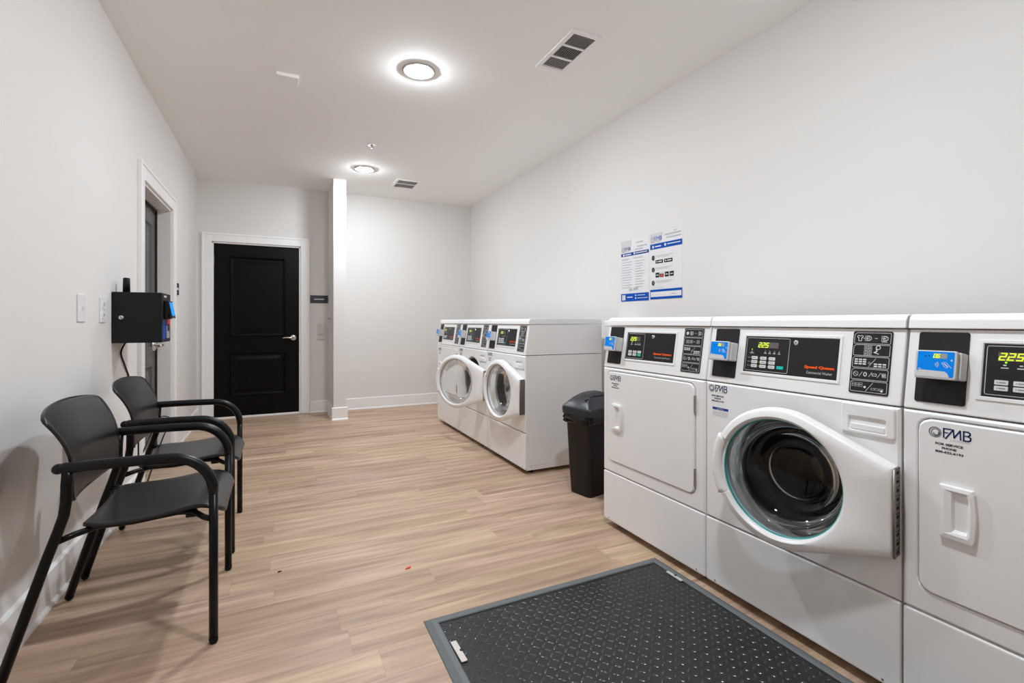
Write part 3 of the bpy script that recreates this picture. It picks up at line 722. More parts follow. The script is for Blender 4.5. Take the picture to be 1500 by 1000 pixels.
HX, HC, RO, RI, ZW, TH = 0.675, 0.314, 0.228, 0.188, 0.557, 0.049
def make_washer(loc, label, group, alpha, dark, notice):
    t = empty('washing_machine', loc, -pi / 2); tag(t, label, 'washing machine', group)
    machine_body(t, 'open')
    cx, cz = HX - HC, ZW
    X0, X1, Z0, Z1 = 0.001, MW - 0.001, 0.2915, 0.8295
    sx0, sx1, sz0, sz1 = 0.526, 0.669, 0.737, 0.8255
    A = angs_for(cx, cz, [(X0, Z0), (X1, Z0), (X1, Z1), (X0, Z1), (X0 + .006, Z0 + .006), (X1 - .006, Z0 + .006), (X1 - .006, Z1 - .006), (X0 + .006, Z1 - .006)], 128)
    outer, outer2 = rect_ray(cx, cz, X0, X1, Z0, Z1), rect_ray(cx, cz, X0 + .006, X1 - .006, Z0 + .006, Z1 - .006)
    C = lambda r: (lambda a: (cx + r * cos(a), cz + r * sin(a)))
    b = MB()
    b.loft([radial(outer, A, 0.016), radial(outer, A, 0.004), radial(outer2, A, -0.002), radial(C(0.207), A, -0.002), radial(C(0.204), A, 0.001), radial(C(0.201), A, 0.020)], 'enamel', True, False)
    b.build('front_panel', t)
    T = lambda a, c, h: (cx + a, h, cz + c)
    g = MB(); g.lathe([(0.203, 0.008), (0.199, 0.004), (0.1935, 0.010), (0.192, 0.045), (0.182, 0.055), (0.184, 0.075), (0.174, 0.082), (0.176, 0.10)], 'rubber', T, 72)
    if not dark: g.lathe([(0.2035, 0.006), (0.199, -0.001), (0.193, 0.004), (0.1915, 0.012)], 'rubber_g', T, 72)
    g.build('door_gasket', t)
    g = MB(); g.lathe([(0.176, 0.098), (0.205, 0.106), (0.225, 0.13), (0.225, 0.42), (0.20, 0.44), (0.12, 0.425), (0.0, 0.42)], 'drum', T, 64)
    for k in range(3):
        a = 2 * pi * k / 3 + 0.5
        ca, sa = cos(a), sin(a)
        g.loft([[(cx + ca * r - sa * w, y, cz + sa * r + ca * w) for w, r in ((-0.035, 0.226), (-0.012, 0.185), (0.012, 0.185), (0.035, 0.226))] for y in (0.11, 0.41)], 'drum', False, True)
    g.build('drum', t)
    # soap drawer
    s = MB()
    dcx, dcz = (sx0 + sx1) / 2, (sz0 + sz1) / 2; rw, rh = 0.050, 0.020; rz = dcz - 0.013
    AD = angs_for(dcx, rz, [(dcx + a * 0.0715, dcz + c * 0.044) for a in (-1, 1) for c in (-1, 1)], 72)
    def drr(ins, rad):
        base = rect_ray(dcx, rz, sx0 + ins, sx1 - ins, sz0 + ins, sz1 - ins)
        def g_(t):
            lo, hi = 0.0, 0.2
            for _ in range(30):
                m = (lo + hi) / 2; x = abs(dcx + m * cos(t) - dcx); z = abs(rz + m * sin(t) - dcz)
                W_, H_ = (sx1 - sx0) / 2 - ins, (sz1 - sz0) / 2 - ins
                ok = x <= W_ and z <= H_ and not (x > W_ - rad and z > H_ - rad and (x - W_ + rad) ** 2 + (z - H_ + rad) ** 2 > rad * rad)
                if ok: lo = m
                else: hi = m
            return (dcx + lo * cos(t), rz + lo * sin(t))
        return g_
    hole = lambda ins: rr_ray(dcx, rz, rw - ins, rh - ins, 0.004)
    s.loft([radial(drr(0, .008), AD, -0.001), radial(drr(0, .008), AD, -0.006), radial(drr(.003, .006), AD, -0.0085), radial(hole(-.003), AD, -0.0095), radial(hole(0), AD, -0.0085)], 'plastic_w', True, False)
    HZ = radial(hole(0), AD, -0.0085); FL = [(x, -0.0026 - 0.004 * max(0, (rz + 0.006 - z) / 0.026), z) for x, y, z in radial(hole(.0005), AD, 0)]
    s.loft([HZ, FL], 'plastic_w', True, False, False, True)
    sd = s.build('soap_drawer', t)
    s = MB(); s.box(dcx - rw + .004, dcx + rw - .004, -0.0088, -0.0035, rz - rh + 0.002, rz - 0.001, 'plastic_w', 0.002)
    s.build('drawer_grip', sd)
    # stickers
    lg = MB(); TS = lambda a, z, o: (a, -0.002 - o, z); fmb_logo(lg, TS, 0.016, 0.820)
    lg.build('service_sticker', t, recalc=False, weld=False)
    if notice:
        n = MB(); n.rect(0.034, 0.109, 0.697, 0.733, 'paper', TS, 0.0003); n.rect(0.034, 0.109, 0.7235, 0.733, 'navyband', TS, 0.0005); n.text('NOTICE', 0.0715, 0.728, 0.005, 'white', TS, 0.030, o=.0007)
        for k in range(5): n.ring(0.044 + k * .0135, 0.711, 0.0042, 0.0009, 'midgrey' if k else 'orange', TS, 8, 0.0006)
        n.rect(0.040, 0.100, 0.7015, 0.7025, 'midgrey', TS, 0.0005); n.build('notice_sticker', t, recalc=False, weld=False)
    # --- door, local origin at the hinge line
    lx = -HC; HT, HB = 0.111, -0.137
    d = sqrt(HC ** 2 + HT ** 2); up = atan2(HT, HC) + math.acos(RO / d)
    d2_ = sqrt(HC ** 2 + HB ** 2); dn = atan2(HB, HC) - math.acos(RO / d2_)
    def outline(ins):
        R = RO - ins
        # tangent polygon from circle to hinge corners
        P1 = (lx + R * cos(up), R * sin(up)); Q1 = (-ins * 0.3, HT - ins); Q2 = (-ins * 0.3, HB + ins); P2 = (lx + R * cos(dn), R * sin(dn))
        def hit(t):
            c, s_ = cos(t), sin(t); tt = (t + pi) % (2 * pi) - pi
            if tt > up or tt < dn:
                k = R
                if 2.66 < abs(tt) <= pi: # handle bulge on the left
                    k = R + 0.006
                return (lx + k * c, k * s_)
            segs = [(P1, Q1), (Q1, Q2), (Q2, P2)]
            for (ax, az), (bx, bz) in segs:
                ex, ez = bx - ax, bz - az; den = c * (-ez) + s_ * ex
                if abs(den) < 1e-12: continue
                rx, rz = ax - lx, az
                k = (rx * (-ez) + rz * ex) / den
                w = (c * rz - s_ * rx) / den
                if k > 0 and -1e-6 <= w <= 1 + 1e-6: return (lx + k * c, k * s_)
            return (lx + R * c, R * s_)
        return hit
    A2 = angs_for(0, 0, [(cos(up), sin(up)), (cos(dn), sin(dn)), (HC, HT), (HC, HB), (HC, HT - .004), (HC, HB + .004)] + [(cos(a_), g_ * sin(a_)) for a_ in (2.650, 2.662) for g_ in (1, -1)], 144)
    CC = lambda r: (lambda a: (lx + r * cos(a), r * sin(a)))
    b = MB()
    def rad(fun, y):
        out = []
        for t_ in A2:
            tt = abs((t_ + pi) % (2 * pi) - pi); yy = y
            if tt > 2.655 and y < -0.030: yy = max(y, -0.032)
            x_, z_ = fun(t_); out.append((x_, yy, z_))
        return out
    b.loft([rad(outline(0.006), -0.003), rad(outline(0.0), -0.008), rad(outline(0.0), -0.034), rad(outline(0.004), -0.041), rad(outline(0.012), -0.0460), rad(outline(0.024), -TH),
            rad(CC(0.201), -TH - 0.001), rad(CC(0.196), -0.047), rad(CC(0.1905), -0.036), rad(CC(RI), -0.014), rad(CC(RI), -0.003), rad(outline(0.006), -0.003)], 'plastic_w', True, True)
    D = b.build('door', t, (HX, 0, ZW), (0, 0, alpha))
    md = D.modifiers.new('split', 'EDGE_SPLIT'); md.split_angle = radians(40)
    TG = lambda a, c, h: (lx + a, h, c)
    gp = [(0.189, -0.020), (0.185, -0.012), (0.179, 0.030), (0.170, 0.060), (0.156, 0.078), (0.142, 0.086), (0.134, 0.084), (0.128, 0.088), (0.108, 0.098), (0.096, 0.098), (0.090, 0.094), (0.082, 0.096), (0.05, 0.100), (0.0, 0.101)]
    if not dark: gp = [(0.189, -0.020), (0.185, -0.012), (0.178, 0.030), (0.166, 0.062), (0.146, 0.082), (0.11, 0.092), (0.05, 0.095), (0.0, 0.0955)]
    g = MB(); g.lathe(gp, 'glass_dark' if dark else 'glass', TG, 80)
    g.build('glass_bowl', D)
    g = MB(); g.lathe([(0.1905, -0.034), (0.1875, -0.032), (0.1865, -0.026), (0.1885, -0.022)], 'teal' if dark else 'rubber_g', TG, 80); g.build('glass_rim', D)  # thin ring at the glass edge, teal on the dark-glass washer
    h = MB()
    a0, a1 = pi - 0.478, pi + 0.478; n = 16
    def arc(r, y): return [(lx + r * cos(a0 + (a1 - a0) * k / n), y, r * sin(a0 + (a1 - a0) * k / n)) for k in range(n + 1)]
    hp = ((0.236, -0.020), (0.238, -0.034), (0.234, -0.041), (0.222, -0.045), (0.206, -0.044), (0.200, -0.038), (0.198, -0.024))
    h.loft([arc(r, y) for r, y in hp], 'plastic_w', False, True)
    for e in (0, n): h.face([arc(r, y)[e] for r, y in hp], 'plastic_w')
    h.build('handle', D)
    g = MB(); g.box(0.0, 0.004, -0.046, -0.004, HB + 0.001, HT - 0.001, 'hinge', 0.001)
    for k in range(10):
        z0 = HB + 0.004 + k * 0.0244
        if dark: g.box(0.004, 0.0046, -0.032, -0.014, z0 + 0.006, z0 + 0.014, 'black_gap'); g.box(0.0038, 0.0047, -0.045, -0.005, z0 + 0.0195, z0 + 0.0205, 'black_gap')
    g.tube([(0.0035, -0.046, HB + 0.002), (0.0035, -0.046, HT - 0.002)], 0.0032, 'hinge', 10)
    g.build('hinge', D)
    control_panel(t, 'washer'); icon_panel(t, 'washer'); reader(t, 'washer')
    return t

G1 = 'white coin laundry machines in the near row'; G2 = 'white coin laundry machines in the far row'
XN, XF = 1.56, 1.552
make_dryer((XN, 2.104, 0), 'white tumble dryer with a square closed door, beside the black trash can', G1)
make_washer((XN, 1.420, 0), 'white front-load washer nearest the mat, round dark window and teal ring, door ajar', G1, radians(8.7), True, True)
make_dryer((XN, 0.736, 0), 'white tumble dryer cut off by the right edge of the photo', G1)
PF = 0.690
make_washer((XF, 2.985 + PF, 0), 'white washer at the near end of the far row, its long side panel showing', G2, radians(5.5), False, False)
make_washer((XF, 2.985 + 2 * PF, 0), 'white washer in the middle of the far row with its round door swung wide', G2, radians(28.3), False, False)
make_dryer((XF, 2.985 + 3 * PF, 0), 'white tumble dryer at the far end of the far row, by the back wall', G2)

# ------------------------------------------------------------------ chairs
def make_chair(loc, label):
    """origin on the floor under the chair centre; front faces +x; local y across"""
    t = empty('armchair', loc); tag(t, label, 'chair', 'black stacking armchairs along the left wall')
    hw = 0.2635
    # local x = world X + 0.45
    xf, xr = 0.256, -0.272          # front foot, rear foot
    for s_ in (-1, 1):
        y = s_ * hw
        b = MB(); b.tube([(xf, y, 0.012), (xf, y, 0.25), (xf, y, 0.505)], 0.0135, 'frame_b', 14); b.lathe([(0.0, 0.0), (0.010, 0.0), (0.0138, 0.006), (0.0138, 0.020), (0.0, 0.020)], 'frame_b', lambda a, c, h: (xf + a, y + c, h), 14)
        b.build('leg', t)
        path = [(xf, y, 0.50)]
        R = 0.125
        for k in range(1, 10):
            a = pi / 2 * k / 9; path.append((xf - R + R * cos(a), y, 0.505 + R * sin(a)))
        path += [(0.05, y, 0.632), (-0.05, y, 0.633), (-0.125, y, 0.632), (-0.142, y, 0.631)]
        b = MB(); b.tube(path, [0.0145] + [0.0165] * (len(path) - 2) + [0.013], 'arm', 16); b.ball((-0.140, y, 0.631), 0.0158, 'arm', n=8)
        b.build('armrest', t)
        b = MB(); b.tube([(-0.118, y, 0.63), (-0.121, y, 0.58), (-0.122, y, 0.53), (-0.127, y, 0.49), (-0.142, y, 0.44), (-0.165, y, 0.37), (-0.22, y, 0.19), (xr, y, 0.018)], 0.0140, 'frame_b', 14)
        b.ball((xr, y, 0.0145), 0.0145, 'frame_b', n=8); b.build('leg', t)
        b = MB(); ys = s_ * 0.165
        b.tube([(-0.150, y, 0.412), (-0.11, y * 0.88, 0.419), (-0.07, ys, 0.412), (0.02, ys, 0.410), (0.14, ys, 0.420), (0.19, ys * 1.1, 0.420), (0.225, y * 0.9, 0.415), (xf, y, 0.412)], 0.0095, 'frame_b', 10)
        b.box(0.165, 0.198, ys - 0.016, ys + 0.016, 0.400, 0.436, 'frame_b', 0.004)
        b.build('seat_rail', t)
        b = MB()
        b.tube([(-0.121, y, 0.585), (-0.124, s_ * 0.245, 0.587), (-0.128, s_ * 0.220, 0.59)], [0.012, 0.011, 0.010], 'frame_b', 10)
        b.tube([(-0.124, y, 0.535), (-0.126, s_ * 0.245, 0.54), (-0.130, s_ * 0.22, 0.545)], [0.010, 0.010, 0.009], 'frame_b', 10)
        b.build('back_bracket', t)
    # seat shell
    b = MB(); N, Q = 28, 18; rows = []
    for i in range(N + 1):
        u = i / N; x = -0.104 + 0.408 * u
        e = 0.0
        if u < 0.12: e = (1 - u / 0.12) ** 2 * 0.030
        if u > 0.82: e = ((u - 0.82) / 0.18) ** 2.4 * 0.050
        h = 0.219 - e
        z = 0.424 + 0.030 * u - 0.010 * sin(pi * min(1, u / 0.7))
        if u > 0.74:
            v = (u - 0.74) / 0.26; z -= 0.046 * v ** 2; x -= 0.022 * v ** 3
        rows.append([(x, h * (2 * j / Q - 1), z + 0.008 * (2 * j / Q - 1) ** 2 * (1 - u) - 0.012 * max(0, u - .6) * (2 * j / Q - 1) ** 2) for j in range(Q + 1)])
    b.loft(rows, 'shell', False, True)
    b.build('seat', t, solid=0.010)
    # backrest shell
    b = MB(); N, Q = 28, 24; rows = []
    for i in range(N + 1):
        v = i / N; z = 0.503 + 0.300 * v
        x = -0.116 - 0.006 * v
        if v > 0.40: x -= 0.068 * ((v - 0.40) / 0.60) ** 1.8
        h = 0.236 + 0.022 * max(0, (v - 0.45) / 0.55) ** 1.5
        if v > 0.90: h -= 0.040 * ((v - 0.90) / 0.10) ** 2.6
        if v < 0.12: h -= 0.014 * ((0.12 - v) / 0.12) ** 2.0
        r = []
        for j in range(Q + 1):
            w = 2 * j / Q - 1
            r.append((x - 0.030 * (1 - w * w), h * w, z - 0.014 * abs(w) ** 2.4 * v ** 3 + 0.016 * (w * w) * (1 - v) ** 2))
        rows.append(r)
    b.loft(rows, 'shell', False, True)
    bk = b.build('backrest', t, solid=0.009)
    return t
ch1 = make_chair((-0.450, 2.1485, 0), 'black plastic armchair nearest the camera against the left wall')
ch2 = copy_tree(ch1); ch2.location = (-0.450, 2.843, 0); ch2['label'] = 'black plastic armchair just past the nearest chair, below the payment box'

# ------------------------------------------------------------------ left wall fittings
# payment box
bx0, bx1, by0, by1, bz0, bz1 = 0.0, 0.218, 0.0, 0.228, 0.0, 0.270
t = empty('payment_box', (XL, 3.185, 0.957)); tag(t, 'black steel payment box on the left wall with antenna and card terminal', 'payment box')
b = MB(); b.box(bx0, bx1, by0, by1, bz0, bz1, 'black_box', 0.003); b.box(bx0 + 0.006, bx1 - 0.006, -0.0015, 0.002, bz0 + 0.006, bz1 - 0.006, 'black_box', 0.001)
b.build('case', t)
b = MB(); b.lathe([(0, 0.012), (0.009, 0.012), (0.012, 0.008), (0.013, 0)], 'chrome', lambda a, c, h: (0.043 + a, -h, 0.135 + c), 24); b.box(0.042, 0.044, -0.0128, -0.0115, 0.129, 0.141, 'black'); b.build('lock', t)
b = MB(); b.lathe([(0.0, 0.27), (0.017, 0.27), (0.0155, 0.345), (0.013, 0.350), (0.0, 0.350)], 'black_box', lambda a, c, h: (0.047 + a, 0.075 + c, h), 20); b.build('antenna', t)
b = MB(); b.box(0.218, 0.238, 0.045, 0.165, 0.128, 0.228, 'black_box', 0.004)
tm = b.build('card_terminal', t)
Rt = Matrix.Rotation(radians(-10), 4, 'Y')
Ts = lambda a, c, o: tuple(Vector((0.240, 0.10, 0.180)) + Rt @ Vector((o, a, c)))
b = MB(); b.box(-0.052, 0.052, -0.048, 0.048, -0.004, 0.008, 'black_box', 0.002, 2, lambda x, y, z: Ts(x, y, z)); b.rect(-0.044, 0.044, -0.036, 0.040, 'screen', Ts, 0.0088); b.build('screen', tm)
Tb = lambda a, z, o: (0.218 + o, a, z)
b = MB(); b.rect(0.05, 0.12, 0.248, 0.258, 'lightgrey', Tb); b.build('terminal_print', t, recalc=False, weld=False); b = MB(); b.face([(0.01, 0.015, .0005), (0.09, 0.015, .0005), (0.14, 0.10, .0005), (0.10, 0.12, .0005), (0.02, 0.12, .0005)], 'navyband', Tb)
b.rect(0.13, 0.215, 0.09, 0.125, 'red', Tb, .0006); b.rect(0.12, 0.20, 0.02, 0.09, 'grey', Tb, .0006); b.rect(0.14, 0.19, 0.06, 0.10, 'black', Tb, .0009)
b.build('terminal_sticker', t, recalc=False, weld=False)
# power cord hanging below
def bez(P, n=10):
    out = []
    P = [Vector(p) for p in P]; P = [P[0]] + P + [P[-1]]
    for i in range(1, len(P) - 2):
        for k in range(n):
            u = k / n; a, b_, c, d = P[i - 1], P[i], P[i + 1], P[i + 2]
            out.append(0.5 * ((2 * b_) + (-a + c) * u + (2 * a - 5 * b_ + 4 * c - d) * u * u + (-a + 3 * b_ - 3 * c + d) * u ** 3))
    out.append(P[-2]); return out
b = MB(); b.tube(bez([(XL + 0.02, 3.36, 0.955), (XL + 0.006, 3.335, 0.90), (XL + 0.006, 3.40, 0.83), (XL + 0.006, 3.50, 0.74), (XL + 0.03, 3.56, 0.55), (XL + 0.028, 3.60, 0.25), (XL + 0.03, 3.62, 0.19)]), 0.0042, 'frame_b', 8)
tag(b.build('power_cord'), 'thin black cord hanging from the underside of the payment box', 'cord')
b = MB(); b.tube(bez([(XL + 0.012, 3.66, 0.20), (XL + 0.035, 3.98, 0.36), (XL + 0.03, 4.25, 0.385), (XL + 0.045, 4.50, 0.31), (XL + 0.03, 4.30, 0.235), (XL + 0.03, 4.0, 0.12), (XL + 0.03, 3.75, 0.02)]), 0.0045, 'frame_b', 8)
tag(b.build('looped_cable'), 'black cable looping out behind the farther armchair across the doorway', 'cable')
# switches
def plate(name, y0, y1, z0, z1, kind, label, cat):
    t = empty(name, (XL, (y0 + y1) / 2, (z0 + z1) / 2)); hy, hz = (y1 - y0) / 2, (z1 - z0) / 2
    T = lambda a, z, o: (o, a, z)
    b = MB(); b.prism(rr(-hy, hy, -hz, hz, 0.004), 0, 0.006, 'plastic_w', T, 0.002); b.build('wall_plate', t)
    b = MB()
    if kind == 'toggle':
        b.box(0.004, 0.010, -0.006, 0.006, -0.012, 0.012, 'plastic_w', 0.001); b.box(0.006, 0.018, -0.004, 0.004, 0.0, 0.008, 'plastic_w', 0.001)
        b.build('toggle', t)
    elif kind == 'blank':
        b.box(0.0055, 0.0075, -0.004, 0.004, -0.007, 0.007, 'grey'); b.build('slot', t)
    else:
        for s_ in (-1, 1):
            q = MB(); q.prism(rr(-0.017, 0.017, s_ * 0.026 - 0.018, s_ * 0.026 + 0.018, 0.006), 0.004, 0.009, 'plastic_w', T, 0.001); q.rect(-0.008, -0.005, s_ * .026 - .006, s_ * .026 + .008, 'black', T, 0.0095); q.rect(0.005, 0.008, s_ * .026 - .006, s_ * .026 + .006, 'black', T, 0.0095); q.build('socket', t)
        b.ball((0.007, 0, 0), 0.003, 'chrome', n=6); b.build('screw', t)
    return tag(t, label, cat)
plate('light_switch', 2.702, 2.793, 1.069, 1.191, 'toggle', 'white switch plate on the left wall, farther left of the two', 'switch')
plate('wall_outlet', 2.993, 3.082, 1.066, 1.191, 'outlet', 'white wall plate on the left wall right beside the payment box', 'wall plate')
# small sign past the left door
t = empty('door_sign', (XL, 4.965, 1.35)); T = lambda a, z, o: (o, a, z)
b = MB(); b.box(0, 0.010, -0.075, 0.075, -0.05, 0.05, 'signb', 0.001); b.build('sign_plate', t)
b = MB(); b.rect(-0.045, 0.055, -0.008, 0.010, 'white', T, 0.0106); b.build('sign_print', t)
tag(t, 'small dark sign beside the doorway on the left wall', 'sign')
# sign on back wall
t = empty('room_sign', (0.437, YB, 1.335)); T = lambda a, z, o: (a, -o, z)
b = MB(); b.box(-0.098, 0.098, -0.006, 0, -0.046, 0.046, 'signb', 0.0015); b.build('sign_plate', t)
b = MB(); b.rect(-0.055, 0.052, -0.007, 0.007, 'lightgrey', T, 0.0066); b.rect(-0.053, 0.050, -0.001, 0.001, 'signb', T, 0.0072); b.build('sign_print', t)
tag(t, 'dark slate room sign on the back wall right of the black door', 'sign')
# painted plates by the wing wall
t = empty('wall_plate', (0.462, YB, 0.935))
b = MB(); b.box(-0.048, 0.048, -0.004, 0, -0.065, 0.12, 'beige', 0.002); b.build('plate', t)
b = MB(); b.box(-0.03, -0.02, -0.03, -0.004, -0.02, 0.11, 'beige', 0.003); b.box(-0.03, 0.04, -0.03, -0.02, -0.012, -0.002, 'beige', 0.002); b.box(-0.045, 0.045, -0.02, -0.004, -0.072, -0.062, 'beige', 0.002); b.build('bracket', t)
tag(t, 'beige painted bracket plate on the back wall below the slate sign', 'bracket')
t = empty('wall_hook', (WX0, 5.86, 1.10))
b = MB(); b.box(-0.004, 0, -0.03, 0.03, -0.05, 0.05, 'beige', 0.001); b.build('base_plate', t)
b = MB(); b.tube([(0, 0, 0.01), (-0.025, 0, 0.0), (-0.03, 0, 0.02)], 0.006, 'steel', 8); b.build('hook', t)
tag(t, 'small metal hook on the shaded left side of the wing wall', 'hook')

# ------------------------------------------------------------------ posters
def poster(y0, y1, z0, z1, which, label):
    """y0 > y1 : left edge at y0 as seen"""
    w, h = y0 - y1, z1 - z0
    t = empty('laundry_poster', (XR, y0, z0)); tag(t, label, 'poster', 'laundry notices on the right wall')
    T = lambda a, z, o: (-o, -a * w, z * h)
    b = MB(); b.box(0, 1, 0, 1, 0, 0.0025, 'paper', 0, 2, lambda a, z, o: T(a, z, o - 0.001)); b.build('sheet', t)
    b = MB(); o = 0.0032; k = 0.0036
    band = 'navyband' if which == 0 else 'blueband'
    if which == 0:
        b.rect(0, 1, 0.735, 0.785, band, T, o); b.rect(0, 1, 0.0, 0.125, 'blueband', T, o)
        b.face([(0, 0.80, o), (0.30, 0.80, o), (0.40, 0.99, o), (0, 0.99, o)], 'lightgrey', T)
        b.ring(0.08, 0.845, 0.035, 0.012, 'midgrey', T, 14, k, sa=1.2)
        b.text('FMB', 0.25, 0.85, 0.055, 'navy', T, 0.22, o=k)
        for zz, a0, a1 in ((0.93, 0.55, 0.80), (0.865, 0.60, 0.94), (0.82, 0.52, 0.80)): b.rect(a0, a1, zz - .008, zz + .008, 'midgrey', T, k)
        b.disc(0.10, 0.758, 0.02, 'white', T, 10, k, sa=1.4); b.rect(0.15, 0.38, 0.750, 0.766, 'white', T, k); b.disc(0.50, 0.762, 0.02, 'white', T, 10, k, sa=1.4); b.rect(0.55, 0.95, 0.754, 0.768, 'white', T, k)
        b.rect(0.02, 0.30, 0.675, 0.70, 'lightgrey', T, k); b.rect(0.45, 0.80, 0.68, 0.70, 'lightgrey', T, k)
        for i in range(11):
            zz = 0.635 - i * 0.041; b.rect(0.02, 0.42 - (i % 3) * 0.04, zz - .004, zz + .004, 'midgrey', T, k); b.rect(0.52, 0.86 - (i % 4) * 0.04, zz - .004, zz + .004, 'midgrey', T, k)
        b.rect(0.30, 0.42, 0.165, 0.205, 'midgrey', T, k); b.rect(0.46, 0.62, 0.175, 0.215, 'midgrey', T, k)
        b.rect(0.04, 0.17, 0.018, 0.105, 'lightgrey', T, k); b.rect(0.23, 0.44, 0.058, 0.072, 'white', T, k)
        for zz in (0.045, 0.09): b.disc(0.55, zz, 0.014, 'white', T, 8, k, sa=1.6); b.rect(0.61, 0.88 if zz > .06 else 0.97, zz - .005, zz + .005, 'lightgrey', T, k)
    else:
        b.rect(0, 1, 0.755, 0.835, band, T, o)
        b.rect(0, 1, 0.0, 0.145, 'blueband', T, o); b.rect(0.02, 0.98, 0.035, 0.110, 'paper', T, k)
        b.rect(0.68, 0.82, 0.062, 0.074, 'midgrey', T, k + .0003); b.rect(0.06, 0.50, 0.064, 0.070, 'lightgrey', T, k + .0003)
        b.face([(0, 0.85, o), (0.32, 0.85, o), (0.42, 0.995, o), (0, 0.995, o)], 'lightgrey', T)
        b.ring(0.07, 0.90, 0.035, 0.012, 'midgrey', T, 14, k, sa=1.2); b.text('FMB', 0.26, 0.91, 0.065, 'blueband', T, 0.24, o=k)
        b.rect(0.48, 0.97, 0.935, 0.952, 'midgrey', T, k); b.rect(0.52, 0.97, 0.89, 0.905, 'midgrey', T, k); b.rect(0.74, 0.86, 0.975, 0.985, 'midgrey', T, k)
        b.disc(0.10, 0.79, 0.022, 'white', T, 10, k, sa=1.4); b.rect(0.16, 0.36, 0.783, 0.800, 'white', T, k); b.disc(0.49, 0.797, 0.022, 'white', T, 10, k, sa=1.4); b.rect(0.55, 0.95, 0.793, 0.806, 'white', T, k)
        for n, zz in enumerate((0.625, 0.445, 0.245)):
            b.disc(0.10, zz, 0.038, 'black', T, 16, k, sa=1.25); b.text(str(n + 1), 0.10, zz, 0.038, 'white', T, o=k + .0004)
            b.rect(0.18, 0.75, zz + .022, zz + .030, 'lightgrey', T, k); b.rect(0.18, 0.62, zz + .002, zz + .008, 'lightgrey', T, k)
        for a0, a1 in ((0.18, 0.42), (0.46, 0.71)):
            b.rect(a0, a1, 0.535, 0.585, 'black', T, k); b.rect(a0 + .09, a1 - .03, 0.552, 0.568, 'white', T, k + .0004); b.disc(a0 + .05, 0.56, 0.012, 'white', T, 8, k + .0004, sa=1.5)
        for i, a0 in enumerate((0.18, 0.32, 0.48, 0.63)):
            b.rect(a0, a0 + 0.12, 0.325, 0.395, 'black' if i != 1 else 'lightgrey', T, k)
            if i == 1:
                b.rect(a0, a0 + .12, 0.325, 0.372, 'black', T, k + .0002); b.disc(a0 + .045, 0.348, 0.017, 'red', T, 12, k + .0006, sa=1.5); b.disc(a0 + .08, 0.348, 0.017, 'orange', T, 12, k + .0004, sa=1.5)
            else: b.rect(a0 + .02, a0 + .10, 0.352, 0.366, 'lightgrey', T, k + .0004)
        b.rect(0.05, 0.45, 0.170, 0.176, 'lightgrey', T, k)
    b.build('printing', t, recalc=False, weld=False)
poster(2.940, 2.637, 1.221, 1.678, 0, 'left white and blue laundry poster with columns of small print')
poster(2.622, 2.325, 1.225, 1.682, 1, 'right white and blue laundry poster with three black step numbers')

# ------------------------------------------------------------------ trash can
t = empty('trash_can', (1.795, 2.535, 0), radians(12)); tag(t, 'black plastic trash can with a domed lid between the two rows of machines', 'trash can')
def rl(hx, hy, z, r=0.03, n=5): return [(x, y, z) for x, y in rr(-hx, hx, -hy, hy, r, n)]
b = MB(); b.loft([rl(0.118, 0.085, 0.0, 0.03), rl(0.122, 0.089, 0.006, 0.03), rl(0.130, 0.095, 0.15, 0.03), rl(0.144, 0.107, 0.46, 0.032), rl(0.150, 0.112, 0.485, 0.034), rl(0.150, 0.112, 0.50, 0.034)], 'bin', True, True, True, True)
md = b.build('body', t).modifiers.new('split', 'EDGE_SPLIT')
b = MB(); n = 88; loops = []
for z, o_ in ((0.515, 0.004), (0.495, 0.008), (0.475, 0.010), (0.462, 0.006), (0.452, 0.009), (0.447, 0.003)):
    base = rr(-0.148, 0.148, -0.110, 0.110, 0.034, 21); lp = []
    for i, (x, y) in enumerate(base):
        q = 1 + (o_ + 0.005 * sin(i * 1.7 + z * 60) + random.uniform(-.003, .003)) / 0.13; lp.append((x * q, y * q, z + random.uniform(-.003, .003) + 0.004 * sin(i * 0.55)))
    loops.append(lp)
b.loft(loops, 'bag', True, True); b.build('bag_liner', t)
b = MB(); loops = []
hx, hy = 0.164, 0.126
for f, z in ((1.0, 0.498), (1.0, 0.500), (1.012, 0.528), (1.0, 0.540), (0.965, 0.546)):
    loops.append(rl(hx * f, hy * f, z, 0.034, 6))
prev = rr(-1, 1, -1, 1, 0.2, 6)
for g in (0.93, 0.80, 0.62, 0.40, 0.2, 0.02):
    loops.append([(x * hx * g, y * hy * g, 0.546 + 0.088 * (1 - (abs(y) * g) ** 2.0) * (1 - (abs(x) * g) ** 3) ** 0.7 * min(1, (1 - g) * 8)) for x, y in prev])
b.loft(loops, 'lid', True, True, False, True)
L_ = b.build('lid', t); md = L_.modifiers.new('split', 'EDGE_SPLIT'); md.split_angle = radians(50)
b = MB(); b.tube([(-0.13, -0.055, 0.590), (-0.06, -0.06, 0.612), (0.06, -0.06, 0.612), (0.13, -0.055, 0.590)], 0.005, 'lid', 8); b.build('lid_ridge', L_)

